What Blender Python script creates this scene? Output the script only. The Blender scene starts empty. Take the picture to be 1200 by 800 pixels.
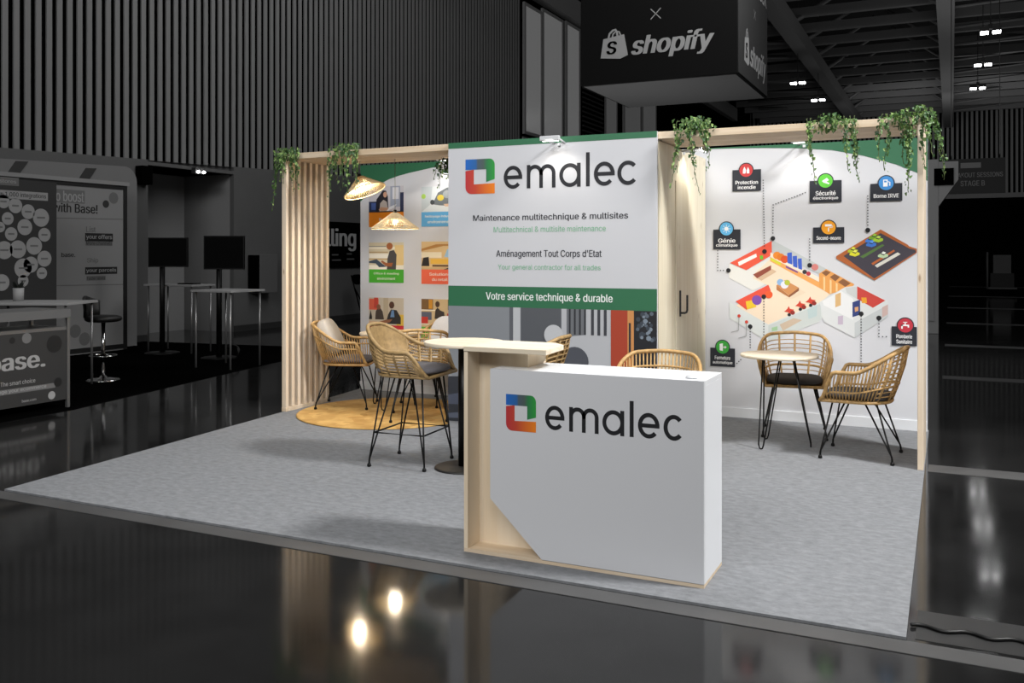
import bpy, math, random
from mathutils import Vector, Matrix
random.seed(7)
SC = bpy.context.scene
COL = SC.collection
PI = math.pi
R = math.radians
YF, YB = 7.09, 8.67          # front line of the stand's frame, face of its back wall

# ------------------------------------------------------------------ materials
MATS = {}
def srgb(h):
    h = h.lstrip('#')
    v = [int(h[i:i + 2], 16) / 255 for i in (0, 2, 4)]
    return tuple((c / 12.92 if c <= .04045 else ((c + .055) / 1.055) ** 2.4) for c in v) + (1,)
def mat(name, col, rough=.6, metal=0, noise=0, scale=8, spec=.5, emit=None, estr=1, stretch=(1, 1, 1), bump=0, trans=0):
    if name in MATS: return MATS[name]
    m = bpy.data.materials.new(name); m.use_nodes = True
    nt = m.node_tree; b = nt.nodes['Principled BSDF']
    c = srgb(col) if isinstance(col, str) else tuple(col) + (1,)
    b.inputs['Base Color'].default_value = c
    b.inputs['Roughness'].default_value = rough
    b.inputs['Metallic'].default_value = metal
    b.inputs['Specular IOR Level'].default_value = spec
    if noise or bump:
        tc = nt.nodes.new('ShaderNodeTexCoord'); mp = nt.nodes.new('ShaderNodeMapping')
        mp.inputs['Scale'].default_value = stretch
        nz = nt.nodes.new('ShaderNodeTexNoise'); nz.inputs['Scale'].default_value = scale; nz.inputs['Detail'].default_value = 5
        nt.links.new(tc.outputs['Object'], mp.inputs['Vector']); nt.links.new(mp.outputs['Vector'], nz.inputs['Vector'])
        if noise:
            rp = nt.nodes.new('ShaderNodeValToRGB')
            rp.color_ramp.elements[0].position = .3; rp.color_ramp.elements[1].position = .7
            rp.color_ramp.elements[0].color = tuple(x * (1 - noise) for x in c[:3]) + (1,)
            rp.color_ramp.elements[1].color = tuple(min(1, x * (1 + noise)) for x in c[:3]) + (1,)
            nt.links.new(nz.outputs['Fac'], rp.inputs['Fac']); nt.links.new(rp.outputs['Color'], b.inputs['Base Color'])
        if bump:
            bp = nt.nodes.new('ShaderNodeBump'); bp.inputs['Strength'].default_value = bump; bp.inputs['Distance'].default_value = .004
            nt.links.new(nz.outputs['Fac'], bp.inputs['Height']); nt.links.new(bp.outputs['Normal'], b.inputs['Normal'])
    if emit:
        b.inputs['Emission Color'].default_value = srgb(emit) if isinstance(emit, str) else tuple(emit) + (1,)
        b.inputs['Emission Strength'].default_value = estr
    if trans: b.inputs['Transmission Weight'].default_value = trans
    MATS[name] = m
    return m
def ink(hexcol): return mat('printed_ink_' + hexcol.strip('#').lower(), hexcol, .55)
def wood(name, light, dark, axis='z', scale=1.0):
    """pale softwood: grain running along an axis, a few knots"""
    if name in MATS: return MATS[name]
    m = bpy.data.materials.new(name); m.use_nodes = True; nt = m.node_tree; b = nt.nodes['Principled BSDF']
    tc = nt.nodes.new('ShaderNodeTexCoord'); mp = nt.nodes.new('ShaderNodeMapping')
    s = {'z': (14, 14, .7), 'x': (.7, 14, 14), 'y': (14, .7, 14)}[axis]
    mp.inputs['Scale'].default_value = tuple(v * scale for v in s)
    nz = nt.nodes.new('ShaderNodeTexNoise'); nz.inputs['Scale'].default_value = 1.6; nz.inputs['Detail'].default_value = 6; nz.inputs['Distortion'].default_value = .6
    rp = nt.nodes.new('ShaderNodeValToRGB')
    rp.color_ramp.elements[0].position = .32; rp.color_ramp.elements[1].position = .66
    rp.color_ramp.elements[0].color = srgb(dark); rp.color_ramp.elements[1].color = srgb(light)
    nt.links.new(tc.outputs['Object'], mp.inputs['Vector']); nt.links.new(mp.outputs['Vector'], nz.inputs['Vector']); nt.links.new(nz.outputs['Fac'], rp.inputs['Fac'])
    mp2 = nt.nodes.new('ShaderNodeMapping')
    s2 = {'z': (9, 9, 2.6), 'x': (2.6, 9, 9), 'y': (9, 2.6, 9)}[axis]
    mp2.inputs['Scale'].default_value = s2
    vo = nt.nodes.new('ShaderNodeTexVoronoi'); vo.inputs['Scale'].default_value = 1.0
    nt.links.new(tc.outputs['Object'], mp2.inputs['Vector']); nt.links.new(mp2.outputs['Vector'], vo.inputs['Vector'])
    kr = nt.nodes.new('ShaderNodeValToRGB')
    kr.color_ramp.elements[0].position = .04; kr.color_ramp.elements[1].position = .1
    kr.color_ramp.elements[0].color = (.45, .33, .22, 1); kr.color_ramp.elements[1].color = (1, 1, 1, 1)
    nt.links.new(vo.outputs['Distance'], kr.inputs['Fac'])
    mx = nt.nodes.new('ShaderNodeMix'); mx.data_type = 'RGBA'; mx.blend_type = 'MULTIPLY'; mx.inputs[0].default_value = .8
    nt.links.new(rp.outputs['Color'], mx.inputs[6]); nt.links.new(kr.outputs['Color'], mx.inputs[7])
    nt.links.new(mx.outputs[2], b.inputs['Base Color'])
    b.inputs['Roughness'].default_value = .55
    MATS[name] = m
    return m

W_PINE_Z = wood('pale_pine_upright', 'EBDCC8', 'DCC7AA', 'z')
W_PINE_X = wood('pale_pine_lengthwise', 'E2D0B8', 'D0B898', 'x')
W_PLY = wood('pale_plywood', 'E2DAC4', 'D6CBB0', 'z', .6)
W_TOP = wood('pale_table_top', 'EADFCB', 'DECDB2', 'x', .8)
M_WHITE = mat('white_laminate', 'E4E6E9', .35)
M_WALL = mat('white_wall_print', 'D4D5D9', .6)
M_GREEN = mat('green_print', '2F6B4A', .5)
M_GREY_PRINT = mat('light_grey_print', 'C9CACE', .5)
M_BLACK = mat('black_metal', '121212', .4, .6)
M_INKBLACK = ink('17181C')
M_CHROME = mat('chrome', 'D0D0D0', .15, 1)
M_RAT = mat('honey_rattan', 'B9945E', .5, noise=.25, scale=30)
M_RAT2 = mat('greyish_rattan', '9E8256', .55, noise=.25, scale=30)
M_CUSH = mat('grey_fabric', '77757A', .95, noise=.08, scale=120, bump=.4)
M_CUSHL = mat('pale_grey_fabric', 'BDB6AC', .95, noise=.06, scale=120, bump=.4)
M_CUSHD = mat('dark_grey_fabric', '3F3C3B', .95, noise=.08, scale=120)
M_CUSHW = mat('white_fabric', 'DADADC', .95, noise=.04, scale=80)
M_LEAF = mat('ivy_leaf_green', '47682F', .5)
M_LEAF2 = mat('ivy_leaf_light', '7E9A55', .5)
M_LEAF3 = mat('ivy_leaf_deep', '2F5029', .5)
M_STEM = mat('ivy_stem', '4A5A30', .6)
M_HALLWALL = mat('hall_wall_grey', '5A5A5A', .8, noise=.06, scale=1.5)
M_SLAT = mat('hall_slat_grey', '7A7A7A', .7)
M_HALLBLACK = mat('hall_black', '050505', 1, spec=0)
M_DARKGREY = mat('dark_grey_paint', '2B2B2B', .7)
M_MIDGREY = mat('mid_grey_paint', '5E5E5E', .7)
M_PALEGREY = mat('pale_grey_paint', '8E8E8E', .7)
M_STEEL = mat('roof_steel_grey', '6A6A6A', .7)
M_ALU = mat('aluminium_frame', '8A8A8A', .35, .7)
M_LAMP = mat('lamp_glass_lit', 'FFFFFF', .4, emit=(1, 1, 1), estr=14)
M_FLOOD = mat('flood_lamp_housing', 'C8CACC', .4)

# ------------------------------------------------------------------ mesh builder
class MB:
    def __init__(s): s.v = []; s.f = []; s.m = []; s.sm = []; s.mats = []
    def mi(s, m):
        if m not in s.mats: s.mats.append(m)
        return s.mats.index(m)
    def face(s, idx, m, smooth=False): s.f.append(tuple(idx)); s.m.append(s.mi(m)); s.sm.append(smooth)
    def add(s, verts, faces, m, smooth=False):
        o = len(s.v); s.v += [tuple(p) for p in verts]
        for f in faces: s.face([i + o for i in f], m, smooth)
    def box(s, x0, y0, z0, x1, y1, z1, m):
        x0, x1 = min(x0, x1), max(x0, x1); y0, y1 = min(y0, y1), max(y0, y1); z0, z1 = min(z0, z1), max(z0, z1)
        v = [(x, y, z) for z in (z0, z1) for x, y in ((x0, y0), (x1, y0), (x1, y1), (x0, y1))]
        s.add(v, [(3, 2, 1, 0), (4, 5, 6, 7), (0, 1, 5, 4), (1, 2, 6, 5), (2, 3, 7, 6), (3, 0, 4, 7)], m)
    def tube(s, pts, r, m, n=6, closed=False, smooth=True):
        pts = [Vector(p) for p in pts]; N = len(pts); rs = r if isinstance(r, (list, tuple)) else [r] * N
        o = len(s.v); up = None
        for i, p in enumerate(pts):
            a = pts[i - 1] if (i or closed) else p; b = pts[(i + 1) % N] if (i < N - 1 or closed) else p
            t = b - a
            t = t.normalized() if t.length > 1e-9 else Vector((0, 0, 1))
            if up is None:
                up = t.cross(Vector((0, 0, 1)))
                if up.length < 1e-3: up = t.cross(Vector((1, 0, 0)))
            up = up - t * up.dot(t)
            up = up.normalized() if up.length > 1e-6 else t.orthogonal().normalized()
            w = t.cross(up)
            for k in range(n):
                q = 2 * PI * k / n
                s.v.append(tuple(p + (up * math.cos(q) + w * math.sin(q)) * rs[i]))
        for i in range(N if closed else N - 1):
            j = (i + 1) % N
            for k in range(n):
                k2 = (k + 1) % n
                s.face((o + i * n + k, o + i * n + k2, o + j * n + k2, o + j * n + k), m, smooth)
        if not closed:
            s.face([o + k for k in range(n)][::-1], m); s.face([o + (N - 1) * n + k for k in range(n)], m)
    def lathe(s, prof, m, c=(0, 0, 0), n=32, smooth=True):
        o = len(s.v)
        for (r, z) in prof:
            for k in range(n):
                a = 2 * PI * k / n; s.v.append((c[0] + r * math.cos(a), c[1] + r * math.sin(a), c[2] + z))
        for i in range(len(prof) - 1):
            for k in range(n):
                k2 = (k + 1) % n
                s.face((o + i * n + k, o + i * n + k2, o + (i + 1) * n + k2, o + (i + 1) * n + k), m, smooth and abs(prof[i][1] - prof[i + 1][1]) > 1e-6 and abs(prof[i][0] - prof[i + 1][0]) > 1e-6 or smooth and n > 20 and prof[i][0] == prof[i + 1][0])
        s.face([o + k for k in range(n)][::-1], m); s.face([o + (len(prof) - 1) * n + k for k in range(n)], m)
    def prism(s, pts, fr, d0, d1, m):
        """pts 2-D outline in frame fr, extruded from depth d0 to d1"""
        n = len(pts); v = [fr(a, b, d0) for a, b in pts] + [fr(a, b, d1) for a, b in pts]
        s.add(v, [tuple(range(n))[::-1], tuple(range(n, 2 * n))] + [(i, (i + 1) % n, n + (i + 1) % n, n + i) for i in range(n)], m)
    def flat(s, pts, fr, d, m): s.add([fr(a, b, d) for a, b in pts], [tuple(range(len(pts)))], m)
    def disc(s, cx, cz, r, fr, d, m, n=24, rz=None):
        rz = rz or r
        s.flat([(cx + r * math.cos(2 * PI * k / n), cz + rz * math.sin(2 * PI * k / n)) for k in range(n)], fr, d, m)
    def pillow(s, c, sx, sy, sz, m, rot=None, p=.35, n=14):
        """cushion: a squared ellipsoid"""
        def sp(a, e): return math.copysign(abs(a) ** e, a)
        o = len(s.v)
        for i in range(n + 1):
            th = -PI / 2 + PI * i / n
            for k in range(2 * n):
                ph = 2 * PI * k / (2 * n)
                v = Vector((sx * sp(math.cos(th), .55) * sp(math.cos(ph), p), sy * sp(math.cos(th), .55) * sp(math.sin(ph), p), sz * sp(math.sin(th), .8)))
                if rot: v = rot @ v
                s.v.append(tuple(v + Vector(c)))
        for i in range(n):
            for k in range(2 * n):
                k2 = (k + 1) % (2 * n)
                s.face((o + i * 2 * n + k, o + i * 2 * n + k2, o + (i + 1) * 2 * n + k2, o + (i + 1) * 2 * n + k), m, True)
    def build(s, name, parent=None, off=(0, 0, 0), bevel=0):
        me = bpy.data.meshes.new(name)
        me.from_pydata([(x - off[0], y - off[1], z - off[2]) for x, y, z in s.v], [], s.f)
        for m in s.mats: me.materials.append(m)
        me.polygons.foreach_set('material_index', s.m); me.polygons.foreach_set('use_smooth', s.sm); me.update()
        o = bpy.data.objects.new(name, me); COL.objects.link(o)
        if parent: o.parent = parent
        if bevel:
            b = o.modifiers.new('Bevel', 'BEVEL'); b.width = bevel; b.segments = 2; b.limit_method = 'ANGLE'
        return o

def tag(o, label, cat, group=None):
    o['label'] = label; o['category'] = cat
    if group: o['group'] = group
    return o
def thing(name, label, cat, loc=(0, 0, 0), rz=0, group=None):
    o = bpy.data.objects.new(name, None); COL.objects.link(o); o.location = loc; o.rotation_euler = (0, 0, rz)
    o.empty_display_size = .2
    return tag(o, label, cat, group)
def solo(mb, name, label, cat, base, rz=0, group=None, bevel=0, local=False):
    """a thing that is one mesh; verts given in world unless local"""
    o = mb.build(name, None, (0, 0, 0) if local else base, bevel); o.location = base; o.rotation_euler = (0, 0, rz)
    return tag(o, label, cat, group)
def struct(mb, name, bevel=0):
    o = mb.build(name, None, bevel=bevel); o['kind'] = 'structure'; return o
def copy_tree(o, parent=None):
    c = o.copy(); COL.objects.link(c); c.parent = parent
    for ch in [x for x in bpy.data.objects if x.parent == o and x != c]: copy_tree(ch, c)
    return c

def front(y):     # a surface facing the camera side (-y)
    return lambda a, b, d: (a, y - d, b)
def side(x):      # a surface facing +x ; a runs along y
    return lambda a, b, d: (x + d, a, b)

# ------------------------------------------------------------------ lettering
try: FONT = bpy.data.fonts.load(bpy.utils.resource_path('LOCAL') + '/datafiles/fonts/Inter.woff2')   # typeface bundled with Blender
except Exception: FONT = None
def glyphs(txt, bold=0, shear=0):
    cu = bpy.data.curves.new('t', 'FONT'); cu.body = txt; cu.size = 1; cu.dimensions = '2D'; cu.fill_mode = 'BOTH'
    if FONT: cu.font = FONT
    cu.shear = shear; cu.resolution_u = 4
    ob = bpy.data.objects.new('t', cu); COL.objects.link(ob)
    dg = bpy.context.evaluated_depsgraph_get()
    me = bpy.data.meshes.new_from_object(ob.evaluated_get(dg))
    vs = [(v.co.x, v.co.y) for v in me.vertices]; fs = [tuple(p.vertices) for p in me.polygons]
    bpy.data.objects.remove(ob); bpy.data.curves.remove(cu); bpy.data.meshes.remove(me)
    return vs, fs
def write(mb, txt, fr, x0, x1, z0, z1, d, m, bold=0, shear=0):
    """set a line of lettering so that its ink fills x0..x1, z0..z1 on surface fr"""
    vs, fs = glyphs(txt, bold, shear)
    ax, bx = min(v[0] for v in vs), max(v[0] for v in vs); az, bz = min(v[1] for v in vs), max(v[1] for v in vs)
    e = bold * (x1 - x0) / (bx - ax)
    for k_, o_ in enumerate((-e, e, 0) if bold else (0,)):
        mb.add([fr(x0 + (a - ax) / (bx - ax) * (x1 - x0) + o_, z0 + (b - az) / (bz - az) * (z1 - z0), d + .00002 * k_) for a, b in vs], fs, m)

def ribbon(mb, pts, w, fr, d, m):
    n = len(pts); L = []; Rr = []
    for i in range(n):
        a = pts[max(i - 1, 0)]; b = pts[min(i + 1, n - 1)]
        tx, tz = b[0] - a[0], b[1] - a[1]; l = math.hypot(tx, tz) or 1; nx, nz = -tz / l * w / 2, tx / l * w / 2
        L.append(fr(pts[i][0] + nx, pts[i][1] + nz, d)); Rr.append(fr(pts[i][0] - nx, pts[i][1] - nz, d))
    mb.add(L + Rr, [(i, i + 1, n + i + 1, n + i) for i in range(n - 1)], m)
def arc(cx, cz, rx, rz, a0, a1, n=28):
    return [(cx + rx * math.cos(R(a0 + (a1 - a0) * i / n)), cz + rz * math.sin(R(a0 + (a1 - a0) * i / n))) for i in range(n + 1)]
def wordmark(parent, off, fr, ext, zb, xh, m, d):
    """round geometric lower-case letters e m a l e c; ext = x extents of each letter"""
    mb = MB(); w = xh * .165; h = w / 2
    for ch, (a, b) in zip('emalec', ext):
        cx = (a + b) / 2; rx = (b - a) / 2 - h; rz = xh / 2 - h; cz = zb + xh / 2
        if ch == 'e':
            ribbon(mb, arc(cx, cz, rx, rz, 0, 318), w, fr, d, m); ribbon(mb, [(cx - rx, cz), (cx + rx + h, cz)], w * .95, fr, d + .0003, m)
        elif ch == 'c': ribbon(mb, arc(cx, cz, rx, rz, 42, 318), w, fr, d, m)
        elif ch == 'l': ribbon(mb, [(cx, zb), (cx, zb + xh * 1.42)], w, fr, d, m)
        elif ch == 'a':
            ribbon(mb, arc(cx, cz, rx, rz, 0, 360, 36), w, fr, d, m); ribbon(mb, [(b - h, zb), (b - h, zb + xh)], w, fr, d + .0003, m)
        else:
            ribbon(mb, [(a + h, zb), (a + h, zb + xh)], w, fr, d + .0003, m)
            q = (b - a - w) / 4
            for k in (1, 3):
                cc = a + h + q * k
                ribbon(mb, [(cc - q, zb + xh * .55)] + arc(cc, zb + xh - h - q * 1.05, q, q * 1.05, 180, 0) + [(cc + q, zb)], w, fr, d, m)
    return mb.build('lettering', parent, off)
def ramp_mat(name, stops):
    m = bpy.data.materials.new(name); m.use_nodes = True; nt = m.node_tree; b = nt.nodes['Principled BSDF']
    tc = nt.nodes.new('ShaderNodeTexCoord'); sx = nt.nodes.new('ShaderNodeSeparateXYZ'); rp = nt.nodes.new('ShaderNodeValToRGB')
    nt.links.new(tc.outputs['Generated'], sx.inputs[0]); nt.links.new(sx.outputs[0], rp.inputs['Fac']); nt.links.new(rp.outputs['Color'], b.inputs['Base Color'])
    e = rp.color_ramp.elements
    while len(e) < len(stops): e.new(.5)
    for el, (p, c) in zip(e, stops): el.position = p; el.color = srgb(c)
    b.inputs['Roughness'].default_value = .5
    return m
M_LOGO_T = ramp_mat('emblem_blue_to_green', [(0, '1F66BE'), (.36, '2A62A0'), (.42, '4A5A66'), (.62, '4C5C58'), (.74, '2C7A48'), (1, '2C9A3C')])
M_LOGO_B = ramp_mat('emblem_red_to_orange', [(0, 'B8323A'), (.35, 'C04530'), (1, 'EE8418')])
def emblem(parent, off, fr, x0, x1, z0, z1, d):
    def q(u, v): return (x0 + (x1 - x0) * u, z0 + (z1 - z0) * v)
    mb = MB()
    top = [(0, .70), (.29, .74), (.71, .74), (.71, .335), (1, .42), (1, .82)] + [(.82 + .18 * math.cos(R(a)), .82 + .18 * math.sin(R(a))) for a in (15, 30, 45, 60, 75)] + [(.82, 1), (0, 1)]
    bot = [(0, .665), (.29, .70), (.29, .275), (1, .295), (1, 0), (.2, 0)] + [(.2 + .2 * math.cos(R(a)), .2 + .2 * math.sin(R(a))) for a in (255, 240, 225, 210, 195)] + [(0, .2)]
    top = [(0, .70), (.71, .70), (.71, .335), (1, .41)] + top[5:]
    mb.flat([q(*p) for p in top], fr, d, M_LOGO_T); mb.flat([q(*p) for p in bot], fr, d, M_LOGO_B)
    return mb.build('emblem', parent, off)

# ================================================================== CAMERA
cam = bpy.data.cameras.new('camera'); co = bpy.data.objects.new('camera', cam); COL.objects.link(co)
cam.sensor_width = 36; cam.lens = 1081.8 / 1200 * 36; cam.shift_y = -(400 - 297.7) / 1200
cam.clip_end = 300; cam.clip_start = .05
co.location = (0, 0, 1.53); co.rotation_euler = (R(90), 0, R(25.453))
SC.camera = co

# ================================================================== HALL (setting)
def floor_mat():
    m = bpy.data.materials.new('polished_concrete'); m.use_nodes = True; nt = m.node_tree; b = nt.nodes['Principled BSDF']
    tc = nt.nodes.new('ShaderNodeTexCoord')
    nz = nt.nodes.new('ShaderNodeTexNoise'); nz.inputs['Scale'].default_value = .9; nz.inputs['Detail'].default_value = 7; nz.inputs['Roughness'].default_value = .6
    rp = nt.nodes.new('ShaderNodeValToRGB'); rp.color_ramp.elements[0].color = (.006, .006, .006, 1); rp.color_ramp.elements[1].color = (.016, .016, .016, 1)
    rp.color_ramp.elements[0].position = .35; rp.color_ramp.elements[1].position = .7
    nt.links.new(tc.outputs['Object'], nz.inputs['Vector']); nt.links.new(nz.outputs['Fac'], rp.inputs['Fac']); nt.links.new(rp.outputs['Color'], b.inputs['Base Color'])
    n2 = nt.nodes.new('ShaderNodeTexNoise'); n2.inputs['Scale'].default_value = 2.5; n2.inputs['Detail'].default_value = 6
    mr = nt.nodes.new('ShaderNodeMapRange'); mr.inputs['To Min'].default_value = .05; mr.inputs['To Max'].default_value = .13
    nt.links.new(tc.outputs['Object'], n2.inputs['Vector']); nt.links.new(n2.outputs['Fac'], mr.inputs['Value']); nt.links.new(mr.outputs['Result'], b.inputs['Roughness'])
    n3 = nt.nodes.new('ShaderNodeTexNoise'); n3.inputs['Scale'].default_value = 1.3; n3.inputs['Detail'].default_value = 2
    bp = nt.nodes.new('ShaderNodeBump'); bp.inputs['Strength'].default_value = .025; bp.inputs['Distance'].default_value = .02
    nt.links.new(tc.outputs['Object'], n3.inputs['Vector']); nt.links.new(n3.outputs['Fac'], bp.inputs['Height']); nt.links.new(bp.outputs['Normal'], b.inputs['Normal'])
    b.inputs['Specular IOR Level'].default_value = .3
    return m
b = MB(); b.box(-14.4, -12, -.1, 40, 66.6, 0, floor_mat()); struct(b, 'floor')
b = MB(); b.box(-14.4, -12, 13.0, 40, 66.6, 13.2, mat('ceiling_black', '050505', .9)); struct(b, 'ceiling')
# lower side wall with a deep doorway recess
WX = -12.75
b = MB()
zb = lambda y: 3.11 + (y - 9) * .028
b.prism([(-12, 0), (11.9, 0), (11.9, zb(11.9)), (-12, zb(-12))], side(WX - .1), 0, .1, M_HALLWALL)
b.prism([(14.05, 0), (66.5, 0), (66.5, zb(66.5)), (14.05, zb(14.05))], side(WX - .1), 0, .1, M_HALLWALL)
b.box(WX - 1.4, 11.8, 0, WX - 1.3, 14.2, 3.4, M_PALEGREY)
b.box(WX - 1.3, 11.8, 0, WX - .1, 11.9, 3.4, M_PALEGREY); b.box(WX - 1.3, 14.05, 0, WX - .1, 14.15, 3.4, M_PALEGREY)
b.box(WX - 1.3, 11.9, 3.1, WX, 14.05, 3.16, M_HALLWALL); b.box(WX - 1.3, 11.9, 3.1, WX - .1, 14.05, 3.4, M_HALLWALL)
b.prism([(-12, zb(-12) + .01), (66.5, zb(66.5) + .01), (66.5, 13), (-12, 13)], side(WX - .1), 0, .07, M_HALLBLACK)
struct(b, 'wall_left')
b = MB()
y = 6.9
while y < 27.45:       # tall cladding slats, one surface pattern
    z0 = 3.10 + (y - 9) * .028
    b.box(WX - .03, y, z0, WX - .002, y + .096, 12.9, M_SLAT); y += .187
struct(b, 'trim_1')
# recess door
b = MB(); b.box(WX - 1.3, 12.1, 0, WX - 1.25, 13.1, 2.15, M_PALEGREY)
o = struct(b, 'door_1')
b = MB(); b.box(WX - 1.25, 12.95, 1.0, WX - 1.2, 13.02, 1.12, M_DARKGREY); b.build('door_handle', o)
b = MB(); b.box(WX, -12, 0, WX + .02, 11.9, .12, M_DARKGREY); b.box(WX, 14.05, 0, WX + .02, 60, .12, M_DARKGREY); struct(b, 'baseboard_left')
# high glazing behind the slatted wall
M_GLASS = mat('glass_reflection_glow', '8C8C8C', .2, emit=(.6, .6, .6), estr=.14)  # weak emission stands in for light reflected by the panes
M_GLASS2 = mat('glass_reflection_glow_faint', '8C8C8C', .2, emit=(.6, .6, .6), estr=.065)
k = 1
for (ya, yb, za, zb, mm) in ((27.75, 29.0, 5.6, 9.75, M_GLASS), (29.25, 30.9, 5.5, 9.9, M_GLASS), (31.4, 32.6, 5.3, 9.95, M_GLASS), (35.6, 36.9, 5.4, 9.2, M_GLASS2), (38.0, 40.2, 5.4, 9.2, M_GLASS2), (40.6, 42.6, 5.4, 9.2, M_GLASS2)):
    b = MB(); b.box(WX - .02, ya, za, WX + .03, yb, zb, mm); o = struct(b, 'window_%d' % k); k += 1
    f = MB()
    for (p, q, r_, s_) in ((ya - .12, za - .1, ya, zb + .1), (yb, za - .1, yb + .12, zb + .1), (ya, zb, yb, zb + .1), (ya, za - .1, yb, za)):
        f.box(WX - .02, p, q, WX + .06, r_, s_, M_PALEGREY)
    f.build('window_frame', o)
b = MB(); b.box(WX - .02, 27.6, 3.8, WX + .02, 60, 5.4, M_PALEGREY); b.box(WX - .02, 27.6, 10.1, WX + .3, 60, 10.9, M_PALEGREY)
b.box(WX - .02, 32.8, 5.4, WX + .05, 35.4, 8.0, M_HALLBLACK)
for i in range(14): b.box(WX + .05, 32.9, 5.5 + i * .18, WX + .09, 35.2, 5.56 + i * .18, M_DARKGREY)
struct(b, 'trim_2')
# far end wall : slats above, black openings below
b = MB(); b.box(-14.4, 66, 0, 40, 66.2, 13, M_HALLBLACK)
struct(b, 'wall_back')
b = MB(); x = -14
while x < 16:
    b.box(x, 65.9, 5.4, x + .14, 66, 11.4, M_STEEL); x += .28
b.box(-14, 65.85, 5.1, 16, 66, 5.4, M_STEEL)
b.box(4.2, 65.6, 0, 16, 66, 5.1, M_DARKGREY)
struct(b, 'trim_3')
# roof steel
b = MB()
for i in range(13):
    y = 34 + i * 2.6; b.box(-12, y, 10.6, 30, y + .22, 10.95, M_STEEL)
struct(b, 'trim_4')
b = MB()
for x in (-5.75, -.45, 6.5, 13): b.box(x, 14, 9.7, x + .55, 66, 10.3, M_STEEL)
struct(b, 'trim_5')
b = MB()
for i in range(10):
    y = 33 + i * 3.3
    b.tube([(-5.5, y, 10.3), (-3.2, y + 2.4, 12.4)], .09, M_STEEL, 4); b.tube([(-.2, y, 10.3), (-2.6, y + 1.5, 12.4)], .07, M_STEEL, 4)
    b.tube([(.1, y, 10.3), (5.5, y + 3, 11.2)], .06, M_STEEL, 4); b.tube([(-11, y, 10.7), (-5.5, y + 2, 10.7)], .08, M_STEEL, 4)
struct(b, 'trim_6')
b = MB()   # steel plate covers and joints in the concrete floor
MJ = mat('floor_joint_grey', '4A4A4A', .5, noise=.15, scale=3)
b.box(-12, 3.84, 0, 9, 3.965, .003, MJ); b.box(-.15, 7.12, 0, 30, 7.36, .003, MJ); b.box(-.13, 4.0, 0, 9, 4.33, .002, mat('floor_patch_grey', '2E2E2E', .45, noise=.15, scale=3))
for yy in (12.5, 17, 22.5, 29, 37, 48): b.box(-.1, yy, 0, 30, yy + .25 + yy * .006, .003, MJ)
struct(b, 'trim_7')
b = MB(); b.tube([(-.15 + i * .02, 4.125 + .018 * math.sin(i * .75), .010) for i in range(60)], .008, mat('black_cable', '0A0A0A', .5), 6)
solo(b, 'floor_cable', 'thin black cable lying in waves on the dark floor right of the carpet', 'cable', (.4, 4.125, .002))
# ceiling luminaires
def luminaire(x, y, z, label, rz=0):
    t = thing('ceiling_light', label, 'lamp', (x, y, z), rz, 'twin floodlights under the roof')
    m_ = MB()
    for sx in (-.17, .17): m_.box(sx - .13, -.13, .06, sx + .13, .13, .2, M_DARKGREY)
    m_.box(-.06, -.06, .14, .06, .06, .3, M_DARKGREY); m_.tube([(0, 0, .3), (0, 0, 13.0 - z)], .015, M_DARKGREY, 4)
    m_.build('housing', t)
    for sx in (-.17, .17):
        g = MB(); g.box(sx - .11, -.11, .0, sx + .11, .11, .06, M_LAMP); g.build('lens', t)
    return t
LL = [(1.11, 32.6, 'twin lit floodlight under the roof, nearest in the right-hand row'), (1.05, 38.1, 'twin lit floodlight under the roof, middle of the right-hand row'), (1.0, 43.4, 'twin lit floodlight under the roof, farthest of the right-hand row'),
      (-5.64, 38.9, 'twin lit floodlight just right of the hanging cube sign'), (-5.43, 43.6, 'twin lit floodlight low beside the roof beam, above the pale beam')]
for x, y, lb in LL: luminaire(x, y, 8.45, lb)
for x, y, lb in ((-9.66, 16.78, 'twin lit floodlight high over the hall, reflected in the floor before the counter'), (-10.8, 15.6, 'twin lit floodlight high near the slatted wall, reflected at the floor front'), (-2.53, 16.96, 'twin lit floodlight high above the stand, reflected in the floor at lower right'), (.76, 28.6, 'twin lit floodlight whose reflection shows right of the grey carpet')):
    luminaire(x, y, 8.9, lb)
# emergency light on the slatted wall
t = thing('emergency_light', 'small twin-spot emergency light glowing below the wall slats', 'lamp', (WX + .06, 13.05, 3.06))
b = MB(); b.box(-.06, -.12, -.03, .04, .12, .08, M_DARKGREY); b.build('housing', t)
for s in (-.07, .07):
    b = MB(); b.lathe([(.01, -.025), (.028, -.014), (.032, 0), (.028, .014), (.01, .025)], M_LAMP, (.06, s, 0), 12); b.build('bulb', t)

# ================================================================== HANGING CUBE SIGN
CX0, CX1, CY0, CY1, CZ0, CZ1 = -5.32, -2.84, 13.71, 16.1, 4.195, 7.2
t = thing('hanging_cube_sign', 'big black cube sign with a shopping bag emblem hanging over the hall', 'sign', (-4.08, 14.9, CZ0))
o3 = (-4.08, 14.9, CZ0)
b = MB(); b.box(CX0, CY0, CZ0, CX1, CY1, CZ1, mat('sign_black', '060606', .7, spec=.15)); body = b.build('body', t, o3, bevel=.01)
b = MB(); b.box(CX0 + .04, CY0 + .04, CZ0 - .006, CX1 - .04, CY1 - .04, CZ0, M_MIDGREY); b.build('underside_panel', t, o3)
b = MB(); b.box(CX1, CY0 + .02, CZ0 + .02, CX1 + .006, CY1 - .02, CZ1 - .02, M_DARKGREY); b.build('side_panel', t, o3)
M_SIGNW = mat('sign_grey_white', '9A9A9A', .6)
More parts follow.
